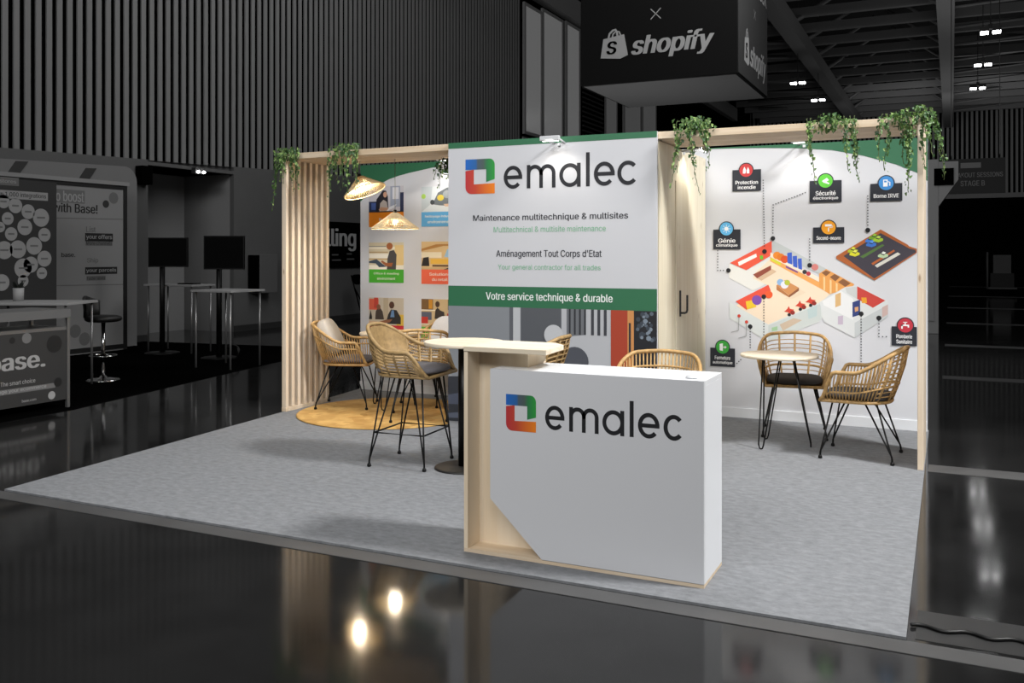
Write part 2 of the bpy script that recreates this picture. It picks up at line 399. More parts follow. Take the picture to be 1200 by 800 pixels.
def bag(mb, fr, x0, x1, z0, z1, d):
    q = lambda u, v: (x0 + (x1 - x0) * u, z0 + (z1 - z0) * v)
    mb.flat([q(*p) for p in ((0, .07), (.1, .7), (.86, .80), (1, .1), (.72, 0))], fr, d, M_SIGNW)
    ribbon(mb, [q(*p) for p in ((.28, .68), (.33, .86), (.45, .96), (.55, .98), (.6, .9), (.62, .74))], (x1 - x0) * .07, fr, d + .002, M_SIGNW)
    ribbon(mb, [q(*p) for p in ((.42, .7), (.46, .84), (.56, .92), (.68, .9), (.74, .76))], (x1 - x0) * .05, fr, d + .001, M_SIGNW)
    write(mb, 'S', fr, *[q(.24, 0)[0], q(.58, 0)[0], q(0, .17)[1], q(0, .6)[1]], d + .004, M_HALLBLACK, .03, .15)
fr = front(CY0)
b = MB(); L = [(-4.98, 4.573), (-4.531, 5.022), (-4.462, 4.566), (-3.202, 4.959), (-4.175, 5.129), (-4, 5.292), (-5.324, 5.553)]
bag(b, fr, L[0][0], L[1][0], L[0][1], L[1][1] + .02, .004); b.build('emblem', t, o3); b = MB()
write(b, 'shopify', fr, L[2][0], L[3][0], L[2][1] - .03, L[3][1] - .05, .004, M_SIGNW, .035, .25); b.build('lettering', t, o3); b = MB()
for s in (1, -1):
    cx, cz = (L[4][0] + L[5][0]) / 2, (L[4][1] + L[5][1]) / 2; h = .08
    ribbon(b, [(cx - h, cz - h * s), (cx + h, cz + h * s)], .014, fr, .004, M_SIGNW)
b.build('cross_mark', t, o3); b = MB()
write(b, 'G Livestock', fr, L[6][0] + .18, CX1 - .25, 5.62, 6.02, .004, M_SIGNW, .03)
b.build('lettering', t, o3)
fr = side(CX1); b = MB(); L = [(14.098, 4.492), (14.622, 5.153), (14.759, 4.861), (16.102, 4.629)]
bag(b, fr, CY0 + .42, CY0 + .82, L[0][1] - .06, L[0][1] + .5, .009); b.build('emblem', t, o3); b = MB()
write(b, 'shopify', fr, CY0 + .9, CY0 + 2.2, L[0][1] - .12, L[0][1] + .34, .009, M_SIGNW, .035, .25)
b.build('lettering', t, o3); b = MB()
cx, cz = CY0 + 1.25, L[0][1] + .85
for s in (1, -1): ribbon(b, [(cx - .07, cz - .07 * s), (cx + .07, cz + .07 * s)], .014, fr, .009, M_SIGNW)
b.build('cross_mark', t, o3); b = MB()
write(b, 'G Livestock', fr, CY0 + .3, CY1 - .12, 5.68, 6.02, .009, M_SIGNW, .03)
b.build('lettering', t, o3)
for x in (CX0 + .2, CX1 - .2):
    for y in (CY0 + .2, CY1 - .2):
        b = MB(); b.tube([(x, y, CZ1), (x, y, 13.0)], .012, M_DARKGREY, 4); b.build('suspension_cable', t, o3)

# ================================================================== STAND: carpet, rug, walls
M_CARPET = None
def carpet_mat():
    m = bpy.data.materials.new('grey_carpet'); m.use_nodes = True; nt = m.node_tree; b = nt.nodes['Principled BSDF']
    tc = nt.nodes.new('ShaderNodeTexCoord'); mp = nt.nodes.new('ShaderNodeMapping'); mp.inputs['Scale'].default_value = (5, 9, 1)
    nz = nt.nodes.new('ShaderNodeTexNoise'); nz.inputs['Scale'].default_value = 3; nz.inputs['Detail'].default_value = 8; nz.inputs['Roughness'].default_value = .7
    rp = nt.nodes.new('ShaderNodeValToRGB'); rp.color_ramp.elements[0].position = .25; rp.color_ramp.elements[1].position = .75
    rp.color_ramp.elements[0].color = srgb('6C6E71'); rp.color_ramp.elements[1].color = srgb('8F9194')
    nt.links.new(tc.outputs['Object'], mp.inputs['Vector']); nt.links.new(mp.outputs['Vector'], nz.inputs['Vector']); nt.links.new(nz.outputs['Fac'], rp.inputs['Fac'])
    nt.links.new(rp.outputs['Color'], b.inputs['Base Color']); b.inputs['Roughness'].default_value = .95; b.inputs['Specular IOR Level'].default_value = .15
    n2 = nt.nodes.new('ShaderNodeTexNoise'); n2.inputs['Scale'].default_value = 160
    bp = nt.nodes.new('ShaderNodeBump'); bp.inputs['Strength'].default_value = .35; bp.inputs['Distance'].default_value = .003
    nt.links.new(tc.outputs['Object'], n2.inputs['Vector']); nt.links.new(n2.outputs['Fac'], bp.inputs['Height']); nt.links.new(bp.outputs['Normal'], b.inputs['Normal'])
    return m
up = lambda a, b_, d: (a, b_, d)
b = MB(); b.prism([(-5.528, 3.978), (-.162, 3.978), (-.175, 8.75), (-6.05, 8.75), (-5.82, 7.09)], up, 0.0, .012, carpet_mat())
solo(b, 'carpet', 'grey carpet laid over the dark hall floor under the whole stand', 'carpet', (-2.9, 6.3, 0))
def rug_mat():
    m = bpy.data.materials.new('woven_straw_rug'); m.use_nodes = True; nt = m.node_tree; b = nt.nodes['Principled BSDF']
    tc = nt.nodes.new('ShaderNodeTexCoord'); vo = nt.nodes.new('ShaderNodeTexVoronoi'); vo.inputs['Scale'].default_value = 9; vo.distance = 'CHEBYCHEV'
    nz = nt.nodes.new('ShaderNodeTexNoise'); nz.inputs['Scale'].default_value = 5; nz.inputs['Detail'].default_value = 6
    rp = nt.nodes.new('ShaderNodeValToRGB'); rp.color_ramp.elements[0].color = srgb('B08443'); rp.color_ramp.elements[1].color = srgb('D5AC66'); rp.color_ramp.elements[0].position = .3; rp.color_ramp.elements[1].position = .65
    nt.links.new(tc.outputs['Object'], vo.inputs['Vector']); nt.links.new(tc.outputs['Object'], nz.inputs['Vector'])
    mx = nt.nodes.new('ShaderNodeMix'); mx.data_type = 'FLOAT'; mx.inputs[0].default_value = .25
    sp = nt.nodes.new('ShaderNodeSeparateColor'); nt.links.new(vo.outputs['Color'], sp.inputs[0])
    nt.links.new(nz.outputs['Fac'], mx.inputs[2]); nt.links.new(sp.outputs[0], mx.inputs[3]); nt.links.new(mx.outputs[0], rp.inputs['Fac'])
    nt.links.new(rp.outputs['Color'], b.inputs['Base Color']); b.inputs['Roughness'].default_value = .9
    return m
RUG = (-4.864, 7.47)
b = MB(); b.lathe([(.855, .012), (.862, .016), (.862, .022), (.85, .026), (.0001, .026)], rug_mat(), (RUG[0], RUG[1], 0), 96)
solo(b, 'round_rug', 'round straw-coloured rug under the left seating group', 'rug', (RUG[0], RUG[1], .012))

# --- back wall with prints
t = thing('back_wall', 'white printed back wall of the stand with green sweep along its top', 'display wall', (-3.1, YB + .03, .012))
BW = (-3.1, YB + .03, .012)
b = MB(); b.box(-6.02, YB, .012, -.184, YB + .06, 2.53, M_WALL); b.build('panel', t, BW)
fr = front(YB)
b = MB()
left = [(-6.014, 2.124), (-5.933, 2.199), (-5.819, 2.281), (-5.728, 2.324), (-5.638, 2.361), (-5.515, 2.395), (-5.372, 2.423), (-5.091, 2.467), (-4.868, 2.49)]
b.flat([(-6.02, left[0][1])] + left[0:1] + left[1:] + [(-4.4, 2.52), (-3.99, 2.53), (-6.02, 2.53)], fr, .002, M_GREEN)
right = [(-2.106, 2.522), (-1.833, 2.517), (-1.521, 2.505), (-1.242, 2.488), (-0.962, 2.458), (-0.698, 2.396), (-0.434, 2.309), (-0.265, 2.229), (-0.184, 2.156)]
b.flat([(-2.09, right[0][1])] + right + [(-.185, right[-1][1]), (-.185, 2.53), (-2.09, 2.53)], fr, .002, M_GREEN)
b.build('green_sweep', t, BW)
b = MB(); b.box(-6.02, YB - .015, .012, -3.98, YB, .10, M_WHITE); b.box(-2.09, YB - .015, .012, -.184, YB, .10, M_WHITE); b.build('skirting', t, BW)

# --- printed photographs on the left half
def photo(x0, x1, z0, zc, z1, capcol, shapes, lines):
    """photo z0..z1 above its caption band zc..z0"""
    fr = front(YB); q = lambda u, v: (x0 + (x1 - x0) * u, z0 + (z1 - z0) * v)
    mb = MB(); d = .002
    for col, pts in shapes:
        d += .0001
        if pts[0] == 'o':
            _, u, v, ru, rv = pts; mb.disc(*q(u, v), ru * (x1 - x0), fr, d, ink(col), 18, rv * (z1 - z0))
        else: mb.flat([q(*p) for p in pts], fr, d, ink(col))
    o = mb.build('printed_photo', t, BW)
    mb = MB(); mb.flat([(x0, zc), (x1, zc), (x1, z0), (x0, z0)], fr, .002, ink(capcol))
    c = mb.build('caption_band', o, (0, 0, 0))
    n = len(lines); mb = MB()
    for i, (tx, w) in enumerate(lines):
        h = (z0 - zc) * .2; zz = z0 - (z0 - zc) * (.5 if n == 1 else (.32 + .36 * i)) - h / 2; xm = (x0 + x1) / 2; ww = (x1 - x0) * w / 2
        write(mb, tx, fr, xm - ww, xm + ww, zz, zz + h, .0026, ink('F4EFE4'), .01)
    me = mb.build('lettering', o, (0, 0, 0))
    for k_ in (c, me):
        k_.location = (-BW[0], -BW[1], -BW[2])
sq = lambda a, b_, c_, d_: [(a, b_), (c_, b_), (c_, d_), (a, d_)]
full = sq(0, 0, 1, 1)
XA, XB_, XC, XD = -5.904, -5.447, -5.22, -4.76
photo(XA, XB_, 1.997, 1.834, 2.284, 'EE8A1C', [('C9C6CC', full), ('9FA6B8', sq(.62, .2, .9, 1)), ('D8D8DE', sq(.68, .5, .86, .95)), ('2B3350', sq(.9, .0, 1, .75)), ('2A3558', sq(0, .0, .25, .42)), ('4C62A0', sq(.07, .1, .2, .36)), ('23202A', [(.2, 0), (.22, .5), (.34, .72), (.4, .85), (.5, .83), (.55, .6), (.56, .2), (.5, 0)]), ('C99A80', ('o', .47, .68, .055, .11)), ('B9AFA8', [(.3, 0), (.33, .35), (.42, .48), (.52, .4), (.55, .1), (.5, 0)]), ('C89878', [(.28, .1), (.36, .05), (.62, .08), (.6, .16), (.36, .2)]), ('E8E8EC', [(.5, .02), (.75, .18), (.8, .3), (.6, .2)]), ('2A2A34', sq(0, 0, 1, .04))], [('Bureaux', .4)])
photo(XA, XB_, 1.36, 1.212, 1.66, '4CAF32', [('D9CCAE', full), ('F0E6CF', sq(0, .75, 1, .84)), ('B89A68', sq(0, .62, .55, .66)), ('F3EBDA', sq(0, .42, .6, .58)), ('C9A56A', sq(0, .36, 1, .4)), ('E7C98C', sq(.75, .1, 1, .9)), ('F6EEDC', sq(0, 0, 1, .16)), ('8D8A86', sq(0, .84, .5, .87)), ('4E4A48', [(.52, 0), (.54, .42), (.6, .68), (.72, .72), (.8, .55), (.78, 0)]), ('A9653C', ('o', .6, .86, .09, .13)), ('A45F38', [(.35, .28), (.5, .12), (.66, .1), (.7, .25), (.5, .24), (.38, .34)]), ('44505E', [(0, .3), (.22, .38), (.4, .2), (.52, .1), (.3, .08), (.2, .22), (0, .24)])], [('Office & meeting', .72), ('environment', .52)])
photo(XA, XB_, .741, .60, 1.045, 'C5303A', [('C8BCA8', full), ('B7A88F', sq(.42, .2, .56, 1)), ('E2674E', sq(.0, .55, .28, .95)), ('C94A3A', sq(.15, .62, .27, 1)), ('D8B34A', sq(.8, 0, 1, .4)), ('2A2623', [(0, .2), (.05, .55), (.09, .3), (.09, .2)]), ('4B4038', [(.18, .2), (.2, .5), (.3, .68), (.4, .5), (.44, .2)]), ('8A5A40', ('o', .28, .66, .06, .1)), ('33302F', [(.5, .12), (.56, .4), (.64, .58), (.8, .56), (.92, .3), (.92, .05), (.55, .05)]), ('6C8FB8', [(.62, .3), (.66, .55), (.72, .55), (.74, .3)]), ('55382A', ('o', .66, .74, .075, .13)), ('8F5F43', [(.3, .12), (.34, .05), (.6, .1), (.68, .22), (.5, .2)]), ('D9B08C', sq(0, 0, .35, .12))], [('Éducation', .5)])
photo(XC, XD, 1.988, 1.83, 2.263, '62AEDF', [('DDE2E4', full), ('C4CCCF', [(0, 0), (.25, .3), (.3, 1), (0, 1)]), ('A9CF5A', ('o', .06, .62, .06, .1)), ('6E757A', [(.3, .3), (.45, .75), (.7, .95), (1, .8), (1, .2), (.5, .25)]), ('D9C24A', ('o', .52, .55, .09, .12)), ('9AA0A4', ('o', .72, .68, .14, .16)), ('3F454A', ('o', .3, .38, .06, .1)), ('D8B79A', [(.6, .3), (1, .32), (1, .18), (.65, .2)])], [('Nettoyage industriel', .8), ('environnement', .66)])
photo(XC, XD, 1.364, 1.206, 1.667, 'EF6A4B', [('DDBE8C', full), ('B98446', [(0, .66), (.6, .84), (1, .84), (1, .92), (.4, .9), (0, .74)]), ('9FC3DC', [(.62, .45), (1, .4), (1, .8), (.7, .72)]), ('EFE2C4', sq(0, .42, .55, .62)), ('2E2A28', [(0, .12), (.05, .42), (.2, .45), (.22, .12)]), ('E8B648', sq(.25, .2, .8, .38)), ('6B4A30', sq(.3, .1, .85, .17)), ('CFAF80', sq(0, 0, 1, .08)), ('3A3330', [(.6, 0), (.8, .1), (.95, .12), (.9, .02)])], [('Solutions', .56), ('du retail', .42)])
photo(XC, XD, .74, .60, 1.043, '5FA83A', [('CDB489', full), ('7A5A34', sq(0, .62, .32, 1)), ('C98B2A', sq(.2, .65, .3, .98)), ('F1E6D0', sq(0, .58, .4, .62)), ('5C5F6E', sq(0, .25, .28, .54)), ('C23A2E', sq(0, .12, .18, .36)), ('E9DCC2', sq(0, .08, .3, .12)), ('3B3430', [(.36, .3), (.38, .6), (.44, .7), (.52, .6), (.62, .55), (.64, .3)]), ('4A3326', ('o', .44, .82, .06, .11)), ('6A4A32', sq(.72, .62, 1, 1)), ('B3302A', sq(.7, .3, .85, .5))], [('Commerces', .5)])

# --- building diagram printed on the right half
fr = front(YB)
b = MB(); D0 = [.002]
def shp(col, pts): D0[0] += .00004; b.flat(pts, fr, D0[0], ink(col))
def dot(col, c, r): D0[0] += .00004; b.disc(c[0], c[1], r, fr, D0[0], ink(col), 18)
shp('E3E2DC', [(-1.877, 1.442), (-1.715, 1.377), (-1.499, 1.502), (-1.474, 1.293), (-1.657, 1.192), (-1.877, 1.308)])
shp('F0DCC2', [(-1.474, 1.512), (-0.962, 1.185), (-1.057, 1.101), (-1.518, 0.861), (-1.813, 1.054), (-1.502, 1.234), (-1.657, 1.305), (-1.637, 1.358)])
shp('E6573E', [(-1.869, 1.448), (-1.487, 1.653), (-1.487, 1.522), (-1.719, 1.381)])
shp('F0EEEA', [(-1.794, 1.456), (-1.628, 1.536), (-1.622, 1.504), (-1.786, 1.42)])
shp('BFC4C4', [(-1.481, 1.659), (-0.78, 1.271), (-0.78, 1.226), (-1.072, 1.355), (-1.481, 1.539)])
shp('F5E6D2', [(-1.499, 1.547), (-1.05, 1.311), (-1.068, 1.279), (-1.502, 1.506)])
shp('EDA75C', [(-1.502, 1.504), (-1.068, 1.277), (-1.068, 1.225), (-1.502, 1.465)])
shp('D8D23A', [(-1.497, 1.5), (-1.407, 1.454), (-1.407, 1.426), (-1.497, 1.473)])
shp('7A4A8C', [(-1.362, 1.427), (-1.257, 1.373), (-1.257, 1.357), (-1.362, 1.407)])
for p, c in (([(-1.441, 1.518)], 'E88A2A'), ([(-1.407, 1.502)], 'E07A1C'), ([(-1.373, 1.483)], 'D8501C')): dot(c, p[0], .035)
for P_ in ([(-1.35, 1.541), (-1.309, 1.547), (-1.305, 1.435), (-1.347, 1.45)], [(-1.302, 1.512), (-1.264, 1.516), (-1.26, 1.404), (-1.298, 1.419)], [(-1.257, 1.489), (-1.223, 1.493), (-1.219, 1.387), (-1.253, 1.4)]): shp('3B5FC4', P_)
dot('2A2A30', [(-1.197, 1.37)][0], .02); dot('B8303A', [(-1.164, 1.354)][0], .02); dot('D4807A', [(-1.108, 1.413)][0], .03)
shp('E6A055', [(-1.072, 1.355), (-1.013, 1.398), (-0.774, 1.264), (-0.797, 1.233), (-0.981, 1.173), (-1.072, 1.229)])
for P_ in ([(-1.05, 1.363), (-1.013, 1.386), (-0.973, 1.368), (-1.013, 1.333)], [(-0.981, 1.326), (-0.941, 1.353), (-0.894, 1.327), (-0.934, 1.288)], [(-0.912, 1.281), (-0.869, 1.312), (-0.804, 1.271), (-0.851, 1.24)]): shp('8A5A38', P_)
for P_ in ([(-1.035, 1.331), (-1.021, 1.323), (-1.021, 1.203), (-1.035, 1.21)], [(-0.981, 1.303), (-0.966, 1.295), (-0.966, 1.181), (-0.981, 1.177)], [(-0.93, 1.277), (-0.915, 1.269), (-0.915, 1.201), (-0.93, 1.193)]): shp('F2CE96', P_)
shp('E9D4B8', [(-1.373, 1.123), (-1.247, 1.218), (-1.186, 1.185), (-1.303, 1.124)])
shp('CE8F58', [(-1.445, 1.246), (-1.369, 1.294), (-1.247, 1.226), (-1.332, 1.155)])
shp('8E5738', [(-1.335, 1.155), (-1.247, 1.226), (-1.247, 1.199), (-1.332, 1.136)])
shp('B77848', [(-1.445, 1.246), (-1.335, 1.155), (-1.332, 1.136), (-1.445, 1.204)])
dot('8FB4DC', [(-1.411, 1.274)][0], .03); dot('E4E4EA', [(-1.373, 1.251)][0], .035); dot('B4BE3C', [(-1.35, 1.271)][0], .025)
shp('D6B797', [(-1.614, 1.305), (-1.483, 1.395), (-1.445, 1.371), (-1.579, 1.286)])
shp('934A38', [(-1.657, 1.342), (-1.493, 1.428), (-1.493, 1.387), (-1.618, 1.307)])
shp('6DBE2E', [(-1.595, 1.516), (-1.568, 1.52), (-1.564, 1.484), (-1.591, 1.48)])
shp('D6DBD9', [(-1.873, 1.083), (-1.518, 0.885), (-1.057, 1.101), (-0.959, 1.074), (-1.072, 0.922), (-1.518, 0.724), (-1.873, 0.933)])
shp('C8CFCC', [(-1.518, 0.875), (-1.057, 1.087), (-1.057, 0.938), (-1.518, 0.728)])
shp('9FC49A', [(-1.487, 0.856), (-1.436, 0.872), (-1.436, 0.833), (-1.487, 0.823)])
shp('C9B59E', [(-1.417, 0.888), (-1.294, 0.95), (-1.219, 0.933), (-1.388, 0.831)])
shp('B9CBCB', [(-1.173, 1.031), (-1.09, 1.075), (-1.09, 0.975), (-1.164, 0.945)])
shp('E3503A', [(-1.817, 1.09), (-1.518, 1.249), (-1.495, 1.195), (-1.715, 1.013)])
shp('E8C22C', [(-1.723, 1.092), (-1.641, 1.11), (-1.626, 1.043), (-1.711, 1.017)])
dot('7A4AA8', [(-1.622, 1.106)][0], .045); dot('E85A2A', [(-1.514, 1.159)][0], .035)
for c_ in ([(-1.332, 1.019)], [(-1.234, 1.072)], [(-1.145, 1.109)]):
    shp('D0402C', [(c_[0][0] + u * .045, c_[0][1] + v * .04) for u, v in ((-1, -.3), (-.4, .3), (-.1, 1), (.15, .35), (1, .2), (.5, -.3), (.2, -.8), (-.3, -.4))]); dot('8E2A22', (c_[0][0] + .03, c_[0][1] - .02), .02); dot('1E1E24', (c_[0][0], c_[0][1] - .04), .015)
shp('D9DCDC', [(-1.068, 1.101), (-0.851, 1.238), (-0.748, 1.253), (-0.499, 1.123), (-0.499, 0.985), (-0.772, 0.792), (-1.032, 0.924)])
shp('C3C8C9', [(-0.772, 0.924), (-0.499, 1.089), (-0.499, 0.985), (-0.772, 0.792)])
shp('E7E8E8', [(-1.044, 1.107), (-0.887, 1.205), (-0.783, 1.135), (-0.783, 0.947), (-1.032, 1.073)])
shp('C9CCCB', [(-0.851, 1.232), (-0.755, 1.245), (-0.751, 1.132), (-0.837, 1.187)])
shp('C9423A', [(-0.751, 1.247), (-0.52, 1.126), (-0.621, 1.06), (-0.751, 1.136)])
shp('E8A028', [(-0.716, 1.148), (-0.674, 1.149), (-0.67, 1.1), (-0.712, 1.099)])
shp('2B3C78', [(-0.79, 1.105), (-0.726, 1.129), (-0.726, 0.997), (-0.79, 0.973)])
shp('D8A070', [(-0.772, 1.06), (-0.741, 1.068), (-0.741, 1.031), (-0.769, 1.019)])
shp('C9AFA9', [(-0.546, 1.066), (-0.499, 1.093), (-0.499, 1.007), (-0.546, 0.976)])
shp('D9B27A', [(-0.934, 1.17), (-0.887, 1.19), (-0.887, 1.076), (-0.934, 1.056)])
shp('C0B2C4', [(-0.912, 0.977), (-0.869, 0.986), (-0.869, 0.906), (-0.912, 0.905)])
shp('AE5F2C', [(-0.926, 1.513), (-0.558, 1.746), (-0.342, 1.613), (-0.329, 1.598), (-0.268, 1.576), (-0.268, 1.542), (-0.607, 1.3), (-0.926, 1.49)])
shp('3F3B45', [(-0.865, 1.513), (-0.558, 1.714), (-0.366, 1.602), (-0.329, 1.579), (-0.281, 1.568), (-0.275, 1.546), (-0.611, 1.316)])
shp('53763A', [(-0.726, 1.509), (-0.544, 1.617), (-0.527, 1.606), (-0.702, 1.494)])
shp('B8622E', [(-0.635, 1.449), (-0.451, 1.569), (-0.441, 1.557), (-0.621, 1.434)])
shp('D9D6CC', [(-0.607, 1.431), (-0.421, 1.546), (-0.397, 1.53), (-0.586, 1.412)])
def car(P_, col, top):
    x_, z_ = P_[0]; q = lambda *v: [(x_ + u * .042, z_ + w_ * .03) for u, w_ in v]
    shp(col, q((-1, -.1), (-.2, .6), (1, .1), (.95, -.5), (.1, -1), (-1, -.6))); shp('23252C', q((-.5, .15), (-.1, .85), (.6, .5), (.2, -.15))); shp(top, q((-.35, .4), (.0, 1.0), (.55, .72), (.25, .15)))
for P_, c, c2 in (([(-0.787, 1.565)], 'AEBE22', 'D6DC3A'), ([(-0.772, 1.539)], 'D8D82C', 'E8E860'), ([(-0.642, 1.655)], '3B7AD4', '6AA4EC'), ([(-0.635, 1.621)], '3A74CC', '5C98E6'), ([(-0.611, 1.681)], '6FA024', '98C43A'), ([(-0.579, 1.662)], 'A2C42E', 'C4DE60'), ([(-0.538, 1.524)], 'B8D0A8', 'EDF2E8')): car(P_, c, c2)
for P_ in ([(-1.552, 1.555)], [(-1.477, 1.674)], [(-1.153, 1.43)], [(-1.883, 1.378)], [(-1.558, 1.139)], [(-1.682, 0.86)], [(-0.718, 1.005)], [(-0.572, 0.972)], [(-0.663, 1.741)]): dot('14151A', P_[0], .021)
for pl in ([(-1.564, 2.209), (-1.552, 1.581)], [(-1.191, 2.085), (-1.474, 1.981), (-1.477, 1.698)], [(-1.153, 1.666), (-1.153, 1.451)], [(-1.983, 1.562), (-1.983, 1.377), (-1.903, 1.378)], [(-0.663, 2.041), (-0.663, 1.76)], [(-1.558, 1.119), (-1.558, 0.687)], [(-1.682, 0.836), (-1.682, 0.642)], [(-0.718, 0.982), (-0.718, 0.535)], [(-0.572, 0.949), (-0.572, 0.809), (-0.482, 0.813)], [(-1.804, 0.514), (-1.75, 0.568)]):
    for (p, q_) in zip(pl, pl[1:]):
        n = max(2, int(math.hypot(q_[0] - p[0], q_[1] - p[1]) / .024))
        for i in range(n):
            x_, z_ = p[0] + (q_[0] - p[0]) * i / n, p[1] + (q_[1] - p[1]) * i / n
            b.flat([(x_ - .005, z_ - .005), (x_ + .005, z_ - .005), (x_ + .005, z_ + .005), (x_ - .005, z_ + .005)], fr, .0066, ink('30323A'))
for P_ in ([(-1.784, 0.956), (-1.79, 0.82)], [(-1.715, 0.902), (-1.719, 0.769)]): ribbon(b, P_, .008, fr, .0066, ink('A8A8A8')); D0[0] = .0067; dot('D0402C', P_[0], .015)
for P_ in ([(-1.79, 0.82), (-1.857, 0.802)], [(-1.719, 0.769), (-1.79, 0.749)]): ribbon(b, P_, .006, fr, .0066, ink('9A9A9A'))
b.build('printed_diagram', t, BW)
LAB = [(-1.845, -1.583, 2.114, 2.313, (-1.719, 2.308), 'C8383A', ['Protection', 'incendie'], 'flame'), (-1.153, -.88, 1.994, 2.189, (-1.017, 2.185), '5CC23A', ['Sécurité', 'électronique'], 'camera'),
       (-.642, -.383, 1.993, 2.146, (-.513, 2.149), '3C8CD0', ['Borne IRVE'], 'pump'), (-2.025, -1.77, 1.575, 1.761, (-1.901, 1.767), '5FB4E4', ['Génie', 'climatique'], 'sun'),
       (-1.123, -.858, 1.63, 1.77, (-.991, 1.768), 'F0A020', ['Second-oeuvre'], 'roller'), (-.469, -.268, .738, .904, (-.359, .915), 'C03040', ['Plomberie', 'Sanitaire'], 'tap'), (-2.053, -1.821, .477, .65, (-1.937, .659), '3AA83C', ['Fermeture', 'automatique'], 'door')]
for (x0, x1, z0, z1, c, col, lines, icon) in LAB:
    b = MB(); d = .007
    b.flat([(x0, z0), (x1, z0), (x1, z1), (x0, z1)], fr, d, ink('23262F')); o = b.build('printed_label', t, BW)
    b = MB(); b.disc(*c, .07, fr, d + .001, ink('23262F'), 28); b.disc(*c, .061, fr, d + .0015, ink(col), 28)
    wm = ink('F2F2F2'); q = lambda *P: [(c[0] + u * .06, c[1] + v * .06) for u, v in P]; e = d + .002
    if icon == 'flame': b.flat(q((-.5, -.5), (-.1, -.5), (0, 0), (-.25, .55), (-.45, .1)), fr, e, wm); b.flat(q((.1, -.5), (.5, -.5), (.5, 0), (.3, .5), (.1, .0)), fr, e, wm)
    elif icon == 'camera': b.flat(q((-.5, .0), (.2, .45), (.5, .1), (-.2, -.3)), fr, e, wm); b.flat(q((-.1, -.3), (.5, -.5), (.55, -.35), (.1, -.1)), fr, e, wm)
    elif icon == 'pump': b.flat(q((-.4, -.5), (.2, -.5), (.2, .5), (-.4, .5)), fr, e, wm); b.flat(q((-.28, .1), (.08, .1), (.08, .36), (-.28, .36)), fr, e + .0004, ink(col)); ribbon(b, q((.25, .2), (.5, .1), (.48, -.4)), .008, fr, e, wm)
    elif icon == 'sun': b.disc(*c, .02, fr, e, wm); [ribbon(b, q((.42 * math.cos(a), .42 * math.sin(a)), (.65 * math.cos(a), .65 * math.sin(a))), .005, fr, e, wm) for a in [k_ * PI / 4 for k_ in range(8)]]
    elif icon == 'roller': b.flat(q((-.5, .15), (.45, .15), (.45, .5), (-.5, .5)), fr, e, wm); b.flat(q((-.08, -.6), (.08, -.6), (.08, .0), (-.08, .0)), fr, e, wm); ribbon(b, q((.45, .3), (.6, .2), (.6, .05), (0, -.05)), .005, fr, e, wm)
    elif icon == 'tap': b.flat(q((-.55, .1), (.5, .1), (.5, -.3), (.3, -.3), (.3, -.1), (-.55, -.1)), fr, e, wm); b.flat(q((-.3, .4), (.25, .4), (.25, .5), (-.3, .5)), fr, e, wm); b.flat(q((-.1, .1), (.05, .1), (.05, .45), (-.1, .45)), fr, e, wm); b.flat(q((-.55, -.5), (-.35, -.5), (-.35, .1), (-.55, .1)), fr, e, wm)
    else: b.flat(q((-.45, -.5), (.05, -.6), (.05, .6), (-.45, .5)), fr, e, wm); ribbon(b, q((.1, 0), (.5, 0)), .01, fr, e, wm); b.flat(q((.35, .25), (.65, 0), (.35, -.25)), fr, e, wm)
    s_ = b.build('icon', o); b = MB()
    n = len(lines); H_ = (z1 - z0)
    for i, tx in enumerate(lines):
        w = (x1 - x0) * (.78 if len(tx) > 9 else .62) / 2; h = .034 * (1.2 if tx[1] == 'é' else 1); zc = z0 + .036 + .046 * (n - 1 - i)
        if n == 1: zc = z0 + .045
        write(b, tx, fr, (x0 + x1) / 2 - w, (x0 + x1) / 2 + w, zc - h / 2, zc + h / 2, d + .0005, wm, .018)
    l_ = b.build('lettering', o)
    for k_ in (s_, l_): k_.location = (-BW[0], -BW[1], -BW[2])

# --- storage cabin behind the big front panel
SC0 = (-3.04, 7.9, .012)
t = thing('storage_cabin', 'pale plywood storage cabin with tall printed sign front in the stand centre', 'cabin', SC0)
b = MB(); b.box(-3.982, YF - .022, .012, -2.097, YF - .001, 2.502, M_GREY_PRINT); pf = b.build('front_panel', t, SC0)
fr = front(YF - .022); off = SC0
b = MB()
b.flat([(-3.982, 2.452), (-2.097, 2.452), (-2.097, 2.502), (-3.982, 2.502)], fr, .001, M_GREEN); b.build('green_edge', pf); b = MB()
b.flat([(-3.982, 1.079), (-2.097, 1.079), (-2.097, 1.255), (-3.982, 1.255)], fr, .001, M_GREEN)
b.build('green_band', pf)
b = MB(); b.flat([(-3.982, .012), (-2.097, .012), (-2.097, .075), (-3.982, .075)], fr, .001, mat('plinth_grey', 'A7A8AA', .6)); b.build('plinth', pf)
b = MB(); d = .001      # printed interior view on the lower part
PX = lambda pts, col: (b.flat(pts, fr, D0[0], ink(col)), D0.__setitem__(0, D0[0] + .0002))
D0[0] = .001
PX([(-3.982, .075), (-2.097, .075), (-2.097, 1.079), (-3.982, 1.079)], '83878C')
V_ = [(-3.388, 1.086), (-3.316, 1.088), (-2.911, 1.076), (-2.865, 1.077), (-2.67, 1.075), (-2.509, 1.08), (-2.48, 1.074), (-2.329, 1.074), (-2.3, 1.074), (-2.286, 1.074)]
xs = [p[0] for p in V_]
PX([(xs[0], .62), (xs[1], .62), (xs[1], 1.079), (xs[0], 1.079)], '5A5C62'); PX([(xs[0] + .035, .62), (xs[1] + .03, .62), (xs[1] + .03, 1.079), (xs[0] + .035, 1.079)], 'B9BBBE')
PX([(xs[1] + .035, .62), (xs[2], .62), (xs[2], 1.079), (xs[1] + .035, 1.079)], '54575C')
